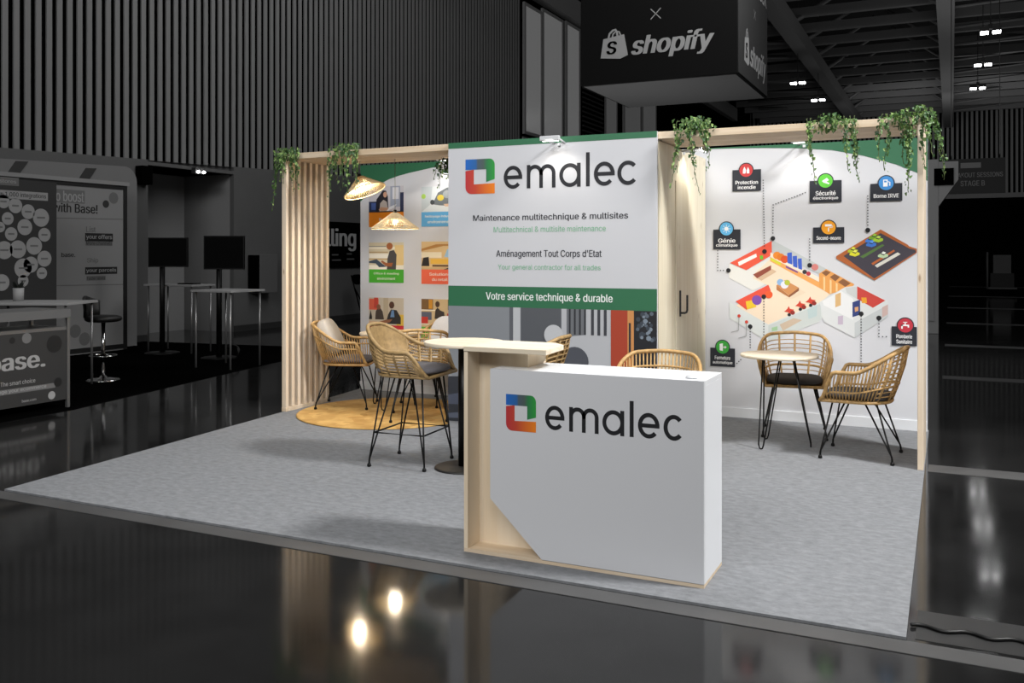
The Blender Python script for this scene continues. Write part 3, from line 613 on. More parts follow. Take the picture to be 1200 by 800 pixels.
PX([(xs[2], .62), (xs[6], .62), (xs[6], 1.079), (xs[2], 1.079)], 'B4B6BA')
PX([(xs[3], .85), (xs[4] - .03, .87), (xs[4] - .03, 1.079), (xs[3], 1.079)], '6A6D72')
for k_ in range(4): PX([(xs[3] + .02 + k_ * .045, .87), (xs[3] + .036 + k_ * .045, .87), (xs[3] + .036 + k_ * .045, 1.079), (xs[3] + .02 + k_ * .045, 1.079)], '2C2E33')
for k_ in range(3): PX([(xs[4] + .02 + k_ * .055, .87), (xs[4] + .045 + k_ * .055, .87), (xs[4] + .045 + k_ * .055, 1.079), (xs[4] + .02 + k_ * .055, 1.079)], '3A3C42')
PX([(xs[6], .5), (xs[7] - .01, .5), (xs[7] - .01, 1.079), (xs[6], 1.079)], 'A63E26')
PX([(xs[7] - .01, .5), (xs[9], .5), (xs[9], 1.079), (xs[7] - .01, 1.079)], 'C98A50'); PX([(xs[7], .7), (xs[7] + .018, .7), (xs[7] + .018, .98), (xs[7], .98)], '2A2A30')
PX([(xs[9], .45), (-2.097, .45), (-2.097, 1.079), (xs[9], 1.079)], '1B1D22')
random.seed(3)
for k_ in range(34):
    cx, cz = random.uniform(xs[9] + .03, -2.12), random.uniform(.84, 1.06); s_ = random.uniform(.006, .022)
    b.disc(cx, cz, s_, fr, D0[0], ink(random.choice(['5A6470', '3A424C', '7C8894'])), 7); D0[0] += .00003
PX([(-3.982, .075), (-2.097, .075), (-2.097, .5), (-2.7, .6), (xs[2], .66), (-3.4, .5), (-3.982, .46)], '2E3138')
PX([(-3.982, .3), (-3.6, .38), (-3.2, .32), (-2.097, .36), (-2.097, .3), (-3.2, .24), (-3.982, .22)], '4A5060')
PX([(-3.982, .14), (-3.5, .2), (-3.0, .14), (-3.982, .1)], '5A6070')
b.disc(-2.98, .86, .085, fr, D0[0], ink('BFC1C4'), 24); D0[0] += .0002
b.disc(-2.79, .65, .12, fr, D0[0], ink('4B4E56'), 24); D0[0] += .0002
b.build('printed_interior', pf)
ex = [(-3.441, 2.08), (-3.268, 2.075), (-3.225, 2.074), (-2.964, 2.066), (-2.93, 2.079), (-2.741, 2.073), (-2.693, 2.072), (-2.663, 2.071), (-2.626, 2.09), (-2.447, 2.085), (-2.425, 2.091), (-2.247, 2.092)]
ex = [(ex[i][0], ex[i + 1][0]) for i in range(0, 12, 2)]
E1 = wordmark(pf, (0, 0, 0), fr, ex, 2.083, .196, ink('1B1C22'), .0015)
E2 = emblem(pf, (0, 0, 0), fr, -3.811, -3.527, 2.05, 2.35, .0015)
b = MB(); it = ink('20222A'); ig = ink('79B48F')
b = MB(); write(b, 'Maintenance multitechnique & multisites', fr, -3.735, -2.336, 1.803, 1.868, .0015, it, .012); b.build('lettering', pf)
b = MB(); write(b, 'Multitechnical & multisite maintenance', fr, -3.537, -2.524, 1.716, 1.764, .0015, ig, .004); b.build('lettering', pf)
b = MB(); write(b, "Aménagement Tout Corps d'Etat", fr, -3.512, -2.56, 1.492, 1.566, .0015, it, .012); b.build('lettering', pf)
b = MB(); write(b, 'Your general contractor for all trades', fr, -3.496, -2.568, 1.388, 1.444, .0015, ig, .004); b.build('lettering', pf)
b = MB(); write(b, 'Votre service technique & durable', fr, -3.611, -2.466, 1.124, 1.206, .0022, ink('E8EEEA'), .014); b.build('lettering', pf)
for ch in pf.children:
    ch.location = (-SC0[0], -SC0[1], -SC0[2])
b = MB(); b.box(-2.137, YF + .02, .012, -2.097, YB - .018, 2.43, W_PLY); b.build('side_wall', t, SC0)
b = MB(); b.box(-3.982, YF + .02, .012, -3.942, YB - .018, 2.43, W_PLY); b.build('side_wall', t, SC0)
b = MB(); b.box(-2.097, 7.60, .03, -2.088, 8.50, 2.15, W_PLY); dr = b.build('door', t, SC0, bevel=.003)
b = MB(); hz = 1.10
b.box(-2.088, 7.70, hz - .1, -2.08, 7.73, hz + .12, M_DARKGREY); b.tube([(-2.08, 7.715, hz - .07), (-2.045, 7.715, hz - .07), (-2.04, 7.75, hz - .066), (-2.04, 7.775, hz - .05), (-2.04, 7.775, hz + .08)], .009, M_DARKGREY, 8)
dh = b.build('door_handle', dr); dh.location = (-SC0[0], -SC0[1], -SC0[2])

# --- timber canopy frame
CF = (-2.98, 7.44, 2.442)
t = thing('timber_canopy', 'long pale pine plank canopy along the top front of the stand', 'canopy', CF)
for k_, (y0, y1) in enumerate(((7.092, 7.31), (7.318, 7.535), (7.543, 7.76))):
    b = MB(); b.box(-5.84, y0, 2.442, -.17, y1, 2.498, W_PINE_X); b.build('plank', t, CF, bevel=.003)
t = thing('slatted_screen', 'pale pine slatted screen closing the left end of the stand', 'screen', (-5.81, 7.44, .012))
o3 = (-5.81, 7.44, .012)
b = MB(); b.box(-5.84, 7.092, .012, -5.785, 7.78, .052, W_PINE_X); b.build('bottom_plate', t, o3, bevel=.003)
for k_ in range(8):
    y0 = 7.094 + k_ * .0915
    b = MB(); b.box(-5.838, y0, .052, -5.788, y0 + .042, 2.442, W_PINE_Z); b.build('slat', t, o3, bevel=.003)
b = MB(); b.box(-.216, 7.092, .012, -.176, 7.79, 2.442, W_PINE_Z)
solo(b, 'timber_end_panel', 'narrow pale pine upright carrying the right end of the canopy', 'post', (-.196, 7.44, .012), bevel=.003)

# --- arm floodlights on the stand
def flood(name_label, loc, rz):
    t = thing('arm_floodlight', name_label, 'lamp', loc, rz, 'small white arm floodlights on the stand')
    b = MB()                                   # local: arm runs to -y
    b.box(-.012, -.02, -.01, .012, .0, .012, M_FLOOD); b.tube([(-.06, -.16, .03), (-.05, .0, .015), (.05, .0, .015), (.06, -.16, .03)], .008, M_FLOOD, 6); b.build('arm', t)
    b = MB(); b.box(-.085, -.215, .012, .085, -.185, .05, M_FLOOD); hd = b.build('head', t, bevel=.004)
    b = MB(); b.box(-.07, -.1855, .008, .07, -.18, .04, mat('led_lens', 'FFFFFF', .4, emit=(1, .97, .9), estr=6)); b.build('lens', hd)
    return t
flood('white arm floodlight over the big centre sign', (-2.93, 7.067, 2.435), 0)
flood('white arm floodlight above the building diagram on the right wall', (-1.2, 8.67, 2.505), 0)
flood('white arm floodlight above the picture wall on the left', (-4.83, 8.67, 2.505), 0)
flood('white arm floodlight over the cabin door, tangled in ivy', (-2.097, 7.84, 2.40), R(90))

# ================================================================== RECEPTION COUNTER
CO = (-1.63, 4.33, .012)
t = thing('reception_counter', 'white reception counter with wooden niche end and coloured square emblem', 'counter', CO)
b = MB(); prof = [(-2.10, .30), (-1.815, .028), (-1.014, .028), (-1.014, .953), (-2.10, .953)]
fr = front(4.176)
b.prism(prof, fr, 0, .02, mat('front_sheet_light_grey', 'D2D3D6', .45)); fp = b.build('front_panel', t, CO)
b = MB(); b.box(-2.10, 4.1765, .928, -1.0135, 4.515, .953, M_WHITE); b.build('top_panel', t, CO, bevel=.002)
b = MB(); b.box(-1.034, 4.1765, .028, -1.0135, 4.515, .928, M_WHITE); b.build('side_panel', t, CO)
W_C = wood('spruce_board', 'F0E2CC', 'E0CCAE', 'z', .45)
b = MB(); b.box(-2.25, 4.156, .012, -1.014, 4.515, .030, W_PINE_X); b.build('base_board', t, CO)
b = MB(); b.box(-2.25, 4.156, .030, -2.228, 4.515, 1.035, W_C); b.build('niche_side', t, CO)
b = MB(); b.box(-2.228, 4.285, .030, -1.95, 4.303, 1.035, W_C); b.box(-1.95, 4.285, .030, -1.60, 4.303, .928, W_C); b.build('niche_back', t, CO)
b = MB(); b.box(-1.965, 4.304, .953, -1.95, 4.515, 1.035, W_C); b.build('niche_end', t, CO)
b = MB()
b.prism([(-2.25, 4.150), (-1.79, 4.150), (-1.812, 4.43), (-1.90, 4.53), (-2.25, 4.53)], up, 1.035, 1.06, W_TOP); b.build('cap_shelf', t, CO, bevel=.002)
frc = front(4.156)
ex = [(-1.798, 0.667), (-1.696, 0.671), (-1.671, 0.673), (-1.52, 0.678), (-1.501, 0.671), (-1.392, 0.676), (-1.365, 0.678), (-1.346, 0.676), (-1.325, 0.674), (-1.221, 0.675), (-1.202, 0.672), (-1.104, 0.677)]
ex = [(ex[i][0], ex[i + 1][0]) for i in range(0, 12, 2)]
e_ = wordmark(fp, (0, 0, 0), frc, ex, .672, .119, ink('16171B'), .001); e2 = emblem(fp, (0, 0, 0), frc, -2.011, -1.847, .651, .832, .001)
for k_ in (e_, e2): k_.location = (-CO[0], -CO[1], -CO[2])
b = MB(); b.lathe([(.02, 0), (.03, .004), (.03, .008), (.0001, .009)], M_WHITE, (-1.09, 4.24, .953), 20); b.build('cable_grommet', t, CO)

# ================================================================== RATTAN SEATING
def upath(t_, w, xf, xb, r):
    """U outline: front right -> back -> front left, t_ in 0..1 by length"""
    s = xf - (xb + r); aL = PI * r / 2; bk = 2 * (w - r); tot = 2 * s + 2 * aL + bk; l = t_ * tot
    if l < s: return xf - l, -w
    l -= s
    if l < aL: a = l / r; return xb + r - r * math.sin(a), -w + r - r * math.cos(a)
    l -= aL
    if l < bk: return xb, -w + r + l
    l -= bk
    if l < aL: a = l / r; return xb + r - r * math.cos(a), w - r + r * math.sin(a)
    l -= aL
    return xb + r + l, w
def sst(a, b, x):
    x = min(1, max(0, (x - a) / (b - a))); return x * x * (3 - 2 * x)
def shell(seat, arm, back, wB=.228, wT=.295, xbB=-.22, xbT=-.32, soft=False):
    def B(t_): x, y = upath(t_, wB, .25, xbB, .2); return Vector((x, y, seat))
    def T(t_):
        q = min(t_, 1 - t_); k_ = sst(0, .10 if soft else .075, q)
        x, y = upath(t_, wB + (wT - wB) * k_, .25 - .01 * k_, xbB + (xbT - xbB) * sst(*((.15, .5) if soft else (.12, .40)), q), .24 if soft else .17)
        z = seat + .0 + (arm - seat) * k_ + (back - arm) * (sst(.2, .46, q) if soft else .88 * sst(.165, .375, q) + .12 * sst(.3, .5, q))
        return Vector((x - .05 * k_ * (1 - sst(.0, .25, q)) * 0, y, z))
    def S(t_, v):
        p = B(t_).lerp(T(t_), v); c = Vector((.02, 0, p.z)); n = (p - c); n.z = 0
        return p + n.normalized() * .018 * math.sin(PI * v)
    return B, T, S
def chair_parts(t, kind, seat=.43, arm=.65, back=.83, mt=M_RAT, legs='chair', cushion=M_CUSHD, back_cushion=None):
    B, T, S = shell(seat, arm, back, soft=(legs == 'stool'))
    N = 60
    b = MB()
    b.tube([T(i / N) for i in range(N + 1)], .0145, mt, 8)
    b.tube([B(i / N) for i in range(N + 1)], .0125, mt, 8, closed=True)
    if kind != 'weave': b.tube([S(i / N, .32 if kind == 'lattice' else .72) for i in range(3, N - 2)], .008, mt, 6)
    b.build('rattan_frame', t)
    b = MB()
    if kind == 'spindle':
        for i in range(54):
            q = .035 + .93 * i / 53; b.tube([S(q, v) for v in (0, .33, .66, 1)], .0055, mt, 5)
    elif kind == 'lattice':
        for i in range(56):
            q = .03 + .94 * i / 55
            if .31 < q < .69: continue
            b.tube([S(q, v) for v in (0, .33, .66, 1)], .0058, mt, 5)
        for i in range(5):
            q = .33 + .34 * i / 4; b.tube([S(q, v) for v in (0, .33, .66, 1)], .009, mt, 6)
        for j in range(9):
            v = .12 + .82 * j / 9; b.tube([S(.30 + .40 * i / 16, v) for i in range(17)], .0042, mt, 5)
    else:
        for i in range(15):
            q = .05 + .90 * i / 14; b.tube([S(q, v) for v in (0, .33, .66, 1)], .0085, mt, 6)
        for j in range(8):
            v = .10 + .82 * j / 7; b.tube([S(.03 + .94 * i / 40, v) for i in range(41)], .006, mt, 5)
    b.build('rattan_weave', t)
    if kind == 'weave' and legs == 'stool':    # finely woven inner back
        b = MB()
        n1, n2 = 22, 12
        grid = [[S(.31 + .38 * i / n1, .12 + .84 * j / n2) for j in range(n2 + 1)] for i in range(n1 + 1)]
        for off_ in (.010, .016):
            o_ = len(b.v)
            for i in range(n1 + 1):
                for j in range(n2 + 1):
                    p = grid[i][j]; c = Vector((.05, 0, p.z)); n_ = (c - p); n_.z = 0; p2 = p + n_.normalized() * off_; b.v.append(tuple(p2))
            for i in range(n1):
                for j in range(n2):
                    a = o_ + i * (n2 + 1) + j; b.face((a, a + 1, a + n2 + 2, a + n2 + 1), mt, True)
        b.build('woven_back', t)
    b = MB()                                    # woven seat base
    b.flat([(B(i / N).x * .97, B(i / N).y * .97) for i in range(N + 1)], lambda a, c, d: (a, c, seat + d), .002, mt)
    b.flat([(B(i / N).x * .97, B(i / N).y * .97) for i in range(N + 1)], lambda a, c, d: (a, c, seat + d), -.006, mt)
    b.build('seat', t)
    b = MB(); b.pillow((.02, 0, seat + .034), .235, .225, .034, cushion, p=.5); b.build('seat_cushion', t)
    if back_cushion:
        rot = Matrix.Rotation(R(-27), 3, 'Y')
        b = MB(); b.pillow((-.165, 0, seat + .26), .065, .215, .185, back_cushion, rot, p=.45); b.build('back_cushion', t)
    # black rod under-frame and hairpin legs
    zt = seat - .012
    b = MB(); pts = [(.17, -.17, zt), (.17, .17, zt), (-.14, .17, zt), (-.14, -.17, zt)]
    b.tube(pts, .007, M_BLACK, 6, closed=True); b.tube([(.17, 0, zt), (-.14, 0, zt)], .006, M_BLACK, 6)
    b.build('under_frame', t)
    sp = (.255, .25) if legs == 'chair' else (.225, .225)
    feet = [(sp[0] - .01, -sp[1]), (sp[0] - .01, sp[1]), (-sp[0] + .0, sp[1]), (-sp[0] + .0, -sp[1])]
    for (fx, fy) in feet:
        sx, sy = (1 if fx > 0 else -1), (1 if fy > 0 else -1); X_ = .17 if sx > 0 else -.14
        b = MB(); f = Vector((fx, fy, .012))
        b.tube([(X_, sy * .17, zt), f + Vector((0, 0, .03)), f], .0065, M_BLACK, 6)
        b.tube([(X_ - sx * .085, sy * .15, zt), f + Vector((-sx * .004, -sy * .003, .05)), f], .0065, M_BLACK, 6)
        b.lathe([(.011, -.012), (.015, -.008), (.015, .004), (.009, .014)], M_BLACK, tuple(f), 10)
        b.build('leg', t)
    if legs == 'stool':
        b = MB(); k_ = .36
        q = [(fx + ((.17 if fx > 0 else -.14) - fx) * k_, fy + ((.17 if fy > 0 else -.17) - fy) * k_, .012 + zt * k_) for fx, fy in feet]
        b.tube(q, .006, M_BLACK, 6, closed=True); b.build('footrest', t)
CZ = .012
def chair(label, x, y, rz, kind, **kw):
    g = 'rattan bar stools at the bar table' if kw.get('legs') == 'stool' else 'rattan armchairs on the stand'
    t = thing('rattan_bar_stool' if kw.get('legs') == 'stool' else 'rattan_armchair', label, 'stool' if kw.get('legs') == 'stool' else 'chair', (x, y, kw.pop('z', CZ)), R(rz), g)
    chair_parts(t, kind, **kw); return t
chair('rattan armchair in side view at the right end, beside the pine upright', -.62, 7.42, 176, 'lattice')
chair('rattan armchair facing out behind the small bistro table', -1.20, 8.09, -82, 'lattice')
chair('rattan armchair with slim spindle back right behind the reception counter', -1.86, 6.22, -85, 'spindle', back=.815, cushion=M_CUSH)
chair('rattan armchair with pale grey back cushion next to the slatted screen', -5.42, 7.585, 22, 'spindle', z=.026, cushion=M_CUSH, back_cushion=M_CUSHL)
chair('rattan armchair with its woven back to the camera before the low round table', -4.43, 7.32, 120, 'weave', z=.026, cushion=M_CUSH)
chair('rattan armchair with white cushion half hidden behind the centre sign', -4.72, 8.12, 256, 'spindle', z=.026, cushion=M_CUSHW, back_cushion=M_CUSHW)
chair('tall greyish rattan bar stool with finely woven back, left of bar table', -3.55, 5.76, 4, 'weave', seat=.655, arm=.83, back=1.0, mt=M_RAT2, legs='stool', cushion=M_CUSH)
chair('rattan bar stool mostly hidden behind the reception counter cap', -2.735, 5.95, 182, 'weave', seat=.655, arm=.82, back=.945, mt=M_RAT2, legs='stool', cushion=M_CUSH)

# ================================================================== TABLES ON THE STAND
def bistro(label, x, y, z, r, h, rot):
    t = thing('bistro_table', label, 'table', (x, y, z), R(rot), 'small round bistro tables')
    b = MB(); b.lathe([(.0001, h - .022), (r - .004, h - .022), (r, h - .018), (r, h - .004), (r - .004, h), (.0001, h)], W_TOP, (0, 0, 0), 64); b.build('table_top', t)
    b = MB(); b.lathe([(.0001, h - .034), (.14, h - .034), (.14, h - .022), (.0001, h - .022)], M_BLACK, (0, 0, 0), 24); b.build('mount_plate', t)
    for k_ in range(3):
        a = R(-115 + 120 * k_); u = Vector((math.cos(a), math.sin(a), 0)); w = Vector((-u.y, u.x, 0))
        f = u * .24; b = MB()
        p = [u * .11 + w * .075 + Vector((0, 0, h - .034)), f + w * .022 + Vector((0, 0, .035)), f + w * .012 + Vector((0, 0, .009)), f + Vector((0, 0, .006)), f - w * .012 + Vector((0, 0, .009)), f - w * .022 + Vector((0, 0, .035)), u * .11 - w * .075 + Vector((0, 0, h - .034))]
        b.tube(p, .006, M_BLACK, 6); b.build('hairpin_leg', t)
    return t
bistro('small round pale-topped bistro table on black hairpin legs at right', -1.235, 7.53, .012, .30, .725, 0)
bistro('low round pale table among the armchairs on the straw rug', -4.99, 7.71, .026, .31, .735, 40)
BT = (-3.128, 5.78)
t = thing('bar_table', 'round pale bar table on a black column and disc base', 'table', (BT[0], BT[1], .012))
b = MB(); b.lathe([(.0001, .872), (.281, .872), (.285, .878), (.285, .896), (.282, .9), (.0001, .9)], W_TOP, (0, 0, 0), 64); b.build('table_top', t)
b = MB(); b.tube([(0, 0, .01), (0, 0, .872)], .042, M_BLACK, 20); b.build('column', t)
b = MB(); b.lathe([(.21, 0), (.21, .008), (.20, .014), (.04, .018), (.0001, .018)], mat('black_base_plate', '262524', .5, .3), (0, 0, 0), 48); b.build('base_plate', t)

# ================================================================== PENDANT LAMPS
M_SHADE = mat('straw_lamp_shade', 'EAD6AE', .8, noise=.15, scale=40)
def pendant(label, x, y, z0, r, h, tilt, top):
    t = thing('pendant_lamp', label, 'lamp', (x, y, z0 + h), 0, 'straw cone pendant lamps under the canopy')
    rot = Matrix.Rotation(R(tilt), 3, 'Y')
    def q(p): return tuple(rot @ Vector(p))
    b = MB()
    for k_ in range(64):
        a = 2 * PI * k_ / 64; c, s = math.cos(a), math.sin(a)
        b.tube([q((.03 * c, .03 * s, 0)), q((r * .55 * c, r * .55 * s, -h * .5)), q((r * c, r * s, -h))], [.003, .005, .006], M_SHADE, 4)
    b.build('shade', t)
    b = MB()
    for f in (.12, .4, .7, 1.0):
        rr = .03 + (r - .03) * f
        b.tube([q((rr * math.cos(2 * PI * i / 48), rr * math.sin(2 * PI * i / 48), -h * f)) for i in range(48)], .006 if f == 1 else .004, M_SHADE, 6, closed=True)
    b.build('shade_ring', t)
    b = MB(); b.lathe([(.005, .03), (.022, .02), (.03, 0), (.022, -.02), (.005, -.03)], mat('warm_bulb', 'FFE0B0', .4, emit=(1, .8, .5), estr=12), q((0, 0, -h * .55)), 16); b.build('bulb', t)
    b = MB(); b.tube([q((0, 0, -h * .4)), q((0, 0, .03))], .018, M_BLACK, 8); b.build('socket', t)
    b = MB(); b.tube([q((0, 0, .03)), (0, 0, top - z0 - h)], .003, mat('lamp_cord', '8A8A80', .6), 5); b.build('cord', t)
    li = bpy.data.lights.new('pendant_glow', 'POINT'); li.energy = 10; li.color = (1, .84, .64); li.shadow_soft_size = .05
    lo = bpy.data.objects.new('pendant_glow', li); COL.objects.link(lo); lo.location = (x, y, z0 + h * .12)
pendant('tilted straw cone pendant lamp hanging close under the canopy by the screen', -5.20, 7.48, 2.13, .205, .15, -22, 2.442)
pendant('straw cone pendant lamp hanging lower on a long cord before the picture wall', -4.81, 7.50, 1.775, .225, .15, 0, 2.442)

# ================================================================== IVY
GLASSPOT = mat('glass_pot', 'FFFFFF', .0, trans=1)
GLASSPOT.node_tree.nodes['Principled BSDF'].inputs['IOR'].default_value = 1.04
def ivy(label, x, y, z, spread, strands, seed, yd=.05, name='hanging_ivy', pot=False):
    rnd = random.Random(seed)
    t = thing(name, label, 'plant', (x, y, z), 0, 'ivy plants hung along the canopy')
    lf = MB(); st = MB()
    def leaf(p, s, m):
        a = rnd.uniform(0, 2 * PI); u = Vector((math.cos(a), math.sin(a), rnd.uniform(-.5, .3))).normalized(); dn = Vector((rnd.uniform(-.4, .4), rnd.uniform(-.6, .2), -1)).normalized()
        w = u.cross(dn).normalized(); n = w * rnd.choice((-1, 1)); v = dn
        P = [p, p + u * s * .5 + v * s * .15 + n * s * .08, p + u * s * .28 + v * s * .45, p + u * s * .32 + v * s * .7, p + v * s * 1.05 + n * s * .12, p - u * s * .32 + v * s * .7, p - u * s * .28 + v * s * .45, p - u * s * .5 + v * s * .15 + n * s * .08]
        lf.add(P, [(0, 1, 2, 3, 4, 5, 6, 7)], m)
    for k_ in range(150 if spread > .1 else 70):
        p = Vector((rnd.gauss(0, spread * .5), rnd.uniform(-yd, yd), rnd.uniform(-.05, .07)))
        leaf(p, rnd.uniform(.02, .036), rnd.choice((M_LEAF, M_LEAF, M_LEAF2, M_LEAF3)))
    for (sx, ln, dx) in strands:
        ln *= .8
        p = Vector((sx, rnd.uniform(-yd, 0) - .035, .03)); pts = [Vector((sx, .0, .04)), p.copy()]; l = 0; drift = dx / max(ln, .05)
        while l < ln:
            step = .02; p = p + Vector((drift * step + rnd.uniform(-.006, .006), rnd.uniform(-.003, .003), -step)); l += step; pts.append(p.copy())
            dens = 3 if l < ln * .6 else (1 if rnd.random() < .75 else 0)
            for _ in range(dens):
                leaf(p + Vector((rnd.uniform(-.02, .02), rnd.uniform(-.02, .01), 0)), rnd.uniform(.018, .034) * (1 if l < ln * .7 else .8), rnd.choice((M_LEAF, M_LEAF, M_LEAF2, M_LEAF3)))
        pass
        st.tube(pts, .0025, M_STEM, 4)
    lf.build('foliage', t); st.build('stem', t)
    if pot:
        b = MB(); b.lathe([(.03, -.10), (.075, -.075), (.09, -.03), (.075, .01), (.07, .012)], GLASSPOT, (0, 0, 0), 24); b.build('glass_pot', t)
    return t
ivy('ivy draped over the left front corner of the canopy', -5.74, 7.09, 2.49, .11, [(-.12, .42, -.02), (-.1, .72, -.05), (-.08, .35, 0), (-.04, .3, .01), (.0, .38, .0), (.06, .5, .02), (.1, .3, .02), (.14, .45, .0)], 1)
ivy('ivy bunch hanging over the canopy right beside the slatted screen', -5.06, 7.09, 2.50, .12, [(-.15, .48, -.03), (-.11, .6, -.05), (-.06, .4, -.02), (0, .5, .0), (.05, .55, .02), (.1, .48, .02), (.13, .4, 0)], 2)
ivy('ivy in a round glass pot by the left edge of the centre sign', -4.19, 7.42, 2.36, .07, [(-.06, .2, -.06), (-.02, .3, -.03), (.03, .25, .02), (.06, .3, .05)], 3, pot=True)
ivy('ivy bunch trailing over the bright lamp above the cabin door', -1.80, 7.09, 2.53, .12, [(-.12, .5, .02), (-.08, .62, -.06), (-.05, .68, .1), (.0, .3, .0), (.05, .28, .05), (.1, .46, .02), (.12, .3, 0)], 4)
ivy('ivy hanging in two long tails across the right half of the canopy', -.80, 7.09, 2.49, .14, [(-.16, .6, .04), (-.13, .35, 0), (-.05, .15, 0), (.04, .12, 0), (.1, .5, .03), (.14, .6, .08), (.17, .45, .04)], 5)
ivy('second ivy bunch from the right end of the canopy', -.34, 7.09, 2.49, .065, [(-.1, .4, -.02), (-.07, .5, -.02), (.02, .45, 0), (.05, .68, .0), (.06, .4, .02)], 6)
ivy('ivy cascading over the right corner post of the stand', -.19, 7.075, 2.51, .06, [(-.08, .45, -.02), (-.04, .6, -.02), (.02, .5, .02), (.04, .4, .03), (.06, .6, .07), (.07, .45, .08)], 8)

# ================================================================== NEIGHBOUR STAND (left, in the dim hall)
b = MB(); b.prism([(-7.75, 4.2), (-7.82, 6.35), (-8.55, 9.9), (-9.0, 12.3), (WX + .02, 11.8), (WX + .02, 4.2)], up, 0, .008, mat('black_carpet', '060606', 1, spec=.0)); solo(b, 'carpet', 'black carpet of the dim neighbouring stand at left', 'carpet', (-10, 8, 0))
G1, G2, G3 = mat('grey_print_a', '2E2E2E', .6), mat('grey_print_b', '6A6A6A', .6), mat('grey_print_pale', '9C9C9C', .6)
G0 = mat('grey_print_black', '121212', .6)
# promo counter
PC = (-8.2, 5.9, .008); t = thing('promo_counter', 'dark grey promotional counter in an aluminium frame, cut by left edge', 'counter', PC)
CXF = -7.95; yR = 6.42
b = MB(); b.box(-8.5, 5.1, .09, CXF, yR - .03, .78, G1); body = b.build('body', t, PC)
b = MB(); b.box(-8.5, 5.1, .90, CXF + .02, yR, .985, M_MIDGREY); b.build('worktop', t, PC)
for (x, y) in ((CXF - .02, yR - .03), (CXF - .02, 5.1), (-8.5, yR - .03)):
    b = MB(); b.box(x, y, .008, x + .03, y + .03, .92, M_ALU); b.build('frame_post', t, PC)
b = MB(); b.box(-8.48, 5.13, .78, CXF - .005, yR - .03, .81, M_ALU); b.build('shelf', t, PC)
fr = side(CXF)
for tx, y0, y1, z0, z1, bo, bk in (('base.', 5.56, 6.14, .44, .60, .03, 0), ('The smart choice', 5.68, 6.04, .30, .34, .01, 0), ('to manage your ecommerce', 5.5, 6.16, .225, .265, .01, 1), ('base.com', 5.9, 6.05, .125, .15, .01, 0)):
    b = MB()
    if bk: b.flat([(5.5, .22), (6.26, .22), (6.26, .268), (5.5, .268)], fr, .0015, G2)
    write(b, tx, fr, y0, y1, z0, z1, .002, G3, bo); lt = b.build('lettering', body); lt.location = (-PC[0], -PC[1], -PC[2])
for (y, z, r, m) in ((5.80, .72, .03, G0), (5.95, .73, .05, G2), (6.25, .65, .085, G0), (6.29, .27, .045, G0), (6.22, .15, .04, G3)):
    b = MB(); b.disc(y, z, r, fr, .0018, m); lt = b.build('printed_dot', body); lt.location = (-PC[0], -PC[1], -PC[2])
# high table with plant
def steel_table(label, x0, x1, y0, y1, h, legr=.014, z=.008, rz=0):
    c = ((x0 + x1) / 2, (y0 + y1) / 2, z); t = thing('high_table', label, 'table', c, rz)
    b = MB(); b.box(x0, y0, h - .028, x1, y1, h, M_PALEGREY); b.build('table_top', t, c, bevel=.004)
    for x in (x0 + .05, x1 - .05):
        for y in (y0 + .05, y1 - .05):
            b = MB(); b.tube([(x, y, z), (x, y, h - .028)], legr, M_ALU, 8); b.build('leg', t, c)
    return t
steel_table('high grey table with thin metal legs behind the promotional counter', -10.0, -8.9, 6.84, 7.54, .99, rz=R(23.7))
t = thing('potted_plant', 'tiny dark plant in a pale cylindrical pot on the high table', 'plant', (-9.72, 7.17, .99))
b = MB(); b.lathe([(.055, 0), (.06, .15), (.05, .15), (.048, .12), (.0001, .12)], M_PALEGREY, (0, 0, 0), 20); b.build('pot', t)
b = MB(); rnd = random.Random(5)
for k_ in range(22):
    a = rnd.uniform(0, 6.28); l = rnd.uniform(.05, .12); p0 = Vector((.02 * math.cos(a), .02 * math.sin(a), .12)); p1 = p0 + Vector((.05 * math.cos(a), .05 * math.sin(a), l)); w = Vector((-math.sin(a), math.cos(a), 0)) * .02
    b.add([p0, (p0 + p1) / 2 + w, p1, (p0 + p1) / 2 - w], [(0, 1, 2, 3)], mat('dark_leaf', '1A1F1A', .5))
b.build('foliage', t)
# circle wall
XP = -11.3; PW = (-11.3, 8.9, .008); t = thing('logo_panel_wall', 'dark display wall covered in pale round stickers at far left', 'display wall', PW)
b = MB(); b.box(XP - .06, 7.6, .008, XP, 8.92, 2.53, G1); b.build('panel', t, PW)
fr = side(XP); b = MB(); PT = [(8.07, 2.2), (8.07, 1.841), (8.07, 1.392), (8.118, 2.225), (8.291, 2.177), (8.48, 2.105), (8.675, 2.031), (8.179, 2.002), (8.429, 1.895), (8.728, 1.797), (8.229, 1.799), (8.07, 1.886), (8.57, 1.643), (8.328, 1.595), (8.131, 1.583), (8.728, 1.468), (8.404, 1.342), (8.519, 1.387), (8.241, 1.345), (8.688, 1.268), (8.404, 1.17), (8.094, 1.156)]
RR = [.0, 0, 0, .09, .1, .1, .125, .085, .11, .095, .09, .07, .12, .12, .12, .11, .13, .11, .0, .08, .08, .11]
for (y, z), r in zip(PT, RR):
    if r and y < 8.85: b.disc(y, z, r, fr, .002, G3); b.flat([(y - r * .5, z - .012), (y + r * .5, z - .012), (y + r * .5, z + .012), (y - r * .5, z + .012)], fr, .0025, G2)
L = [(8.07, 2.267), (8.781, 2.33), (8.07, 2.38), (8.07, 2.492), (8.341, 2.431)]
b.flat([(7.6, L[0][1]), (L[1][0], L[0][1]), (L[1][0], L[0][1] + .11), (7.6, L[0][1] + .11)], fr, .002, G3); write(b, 'with more than 1,000 integrations', fr, 7.62, L[1][0] - .03, L[0][1] + .015, L[0][1] + .09, .003, G0, .01)
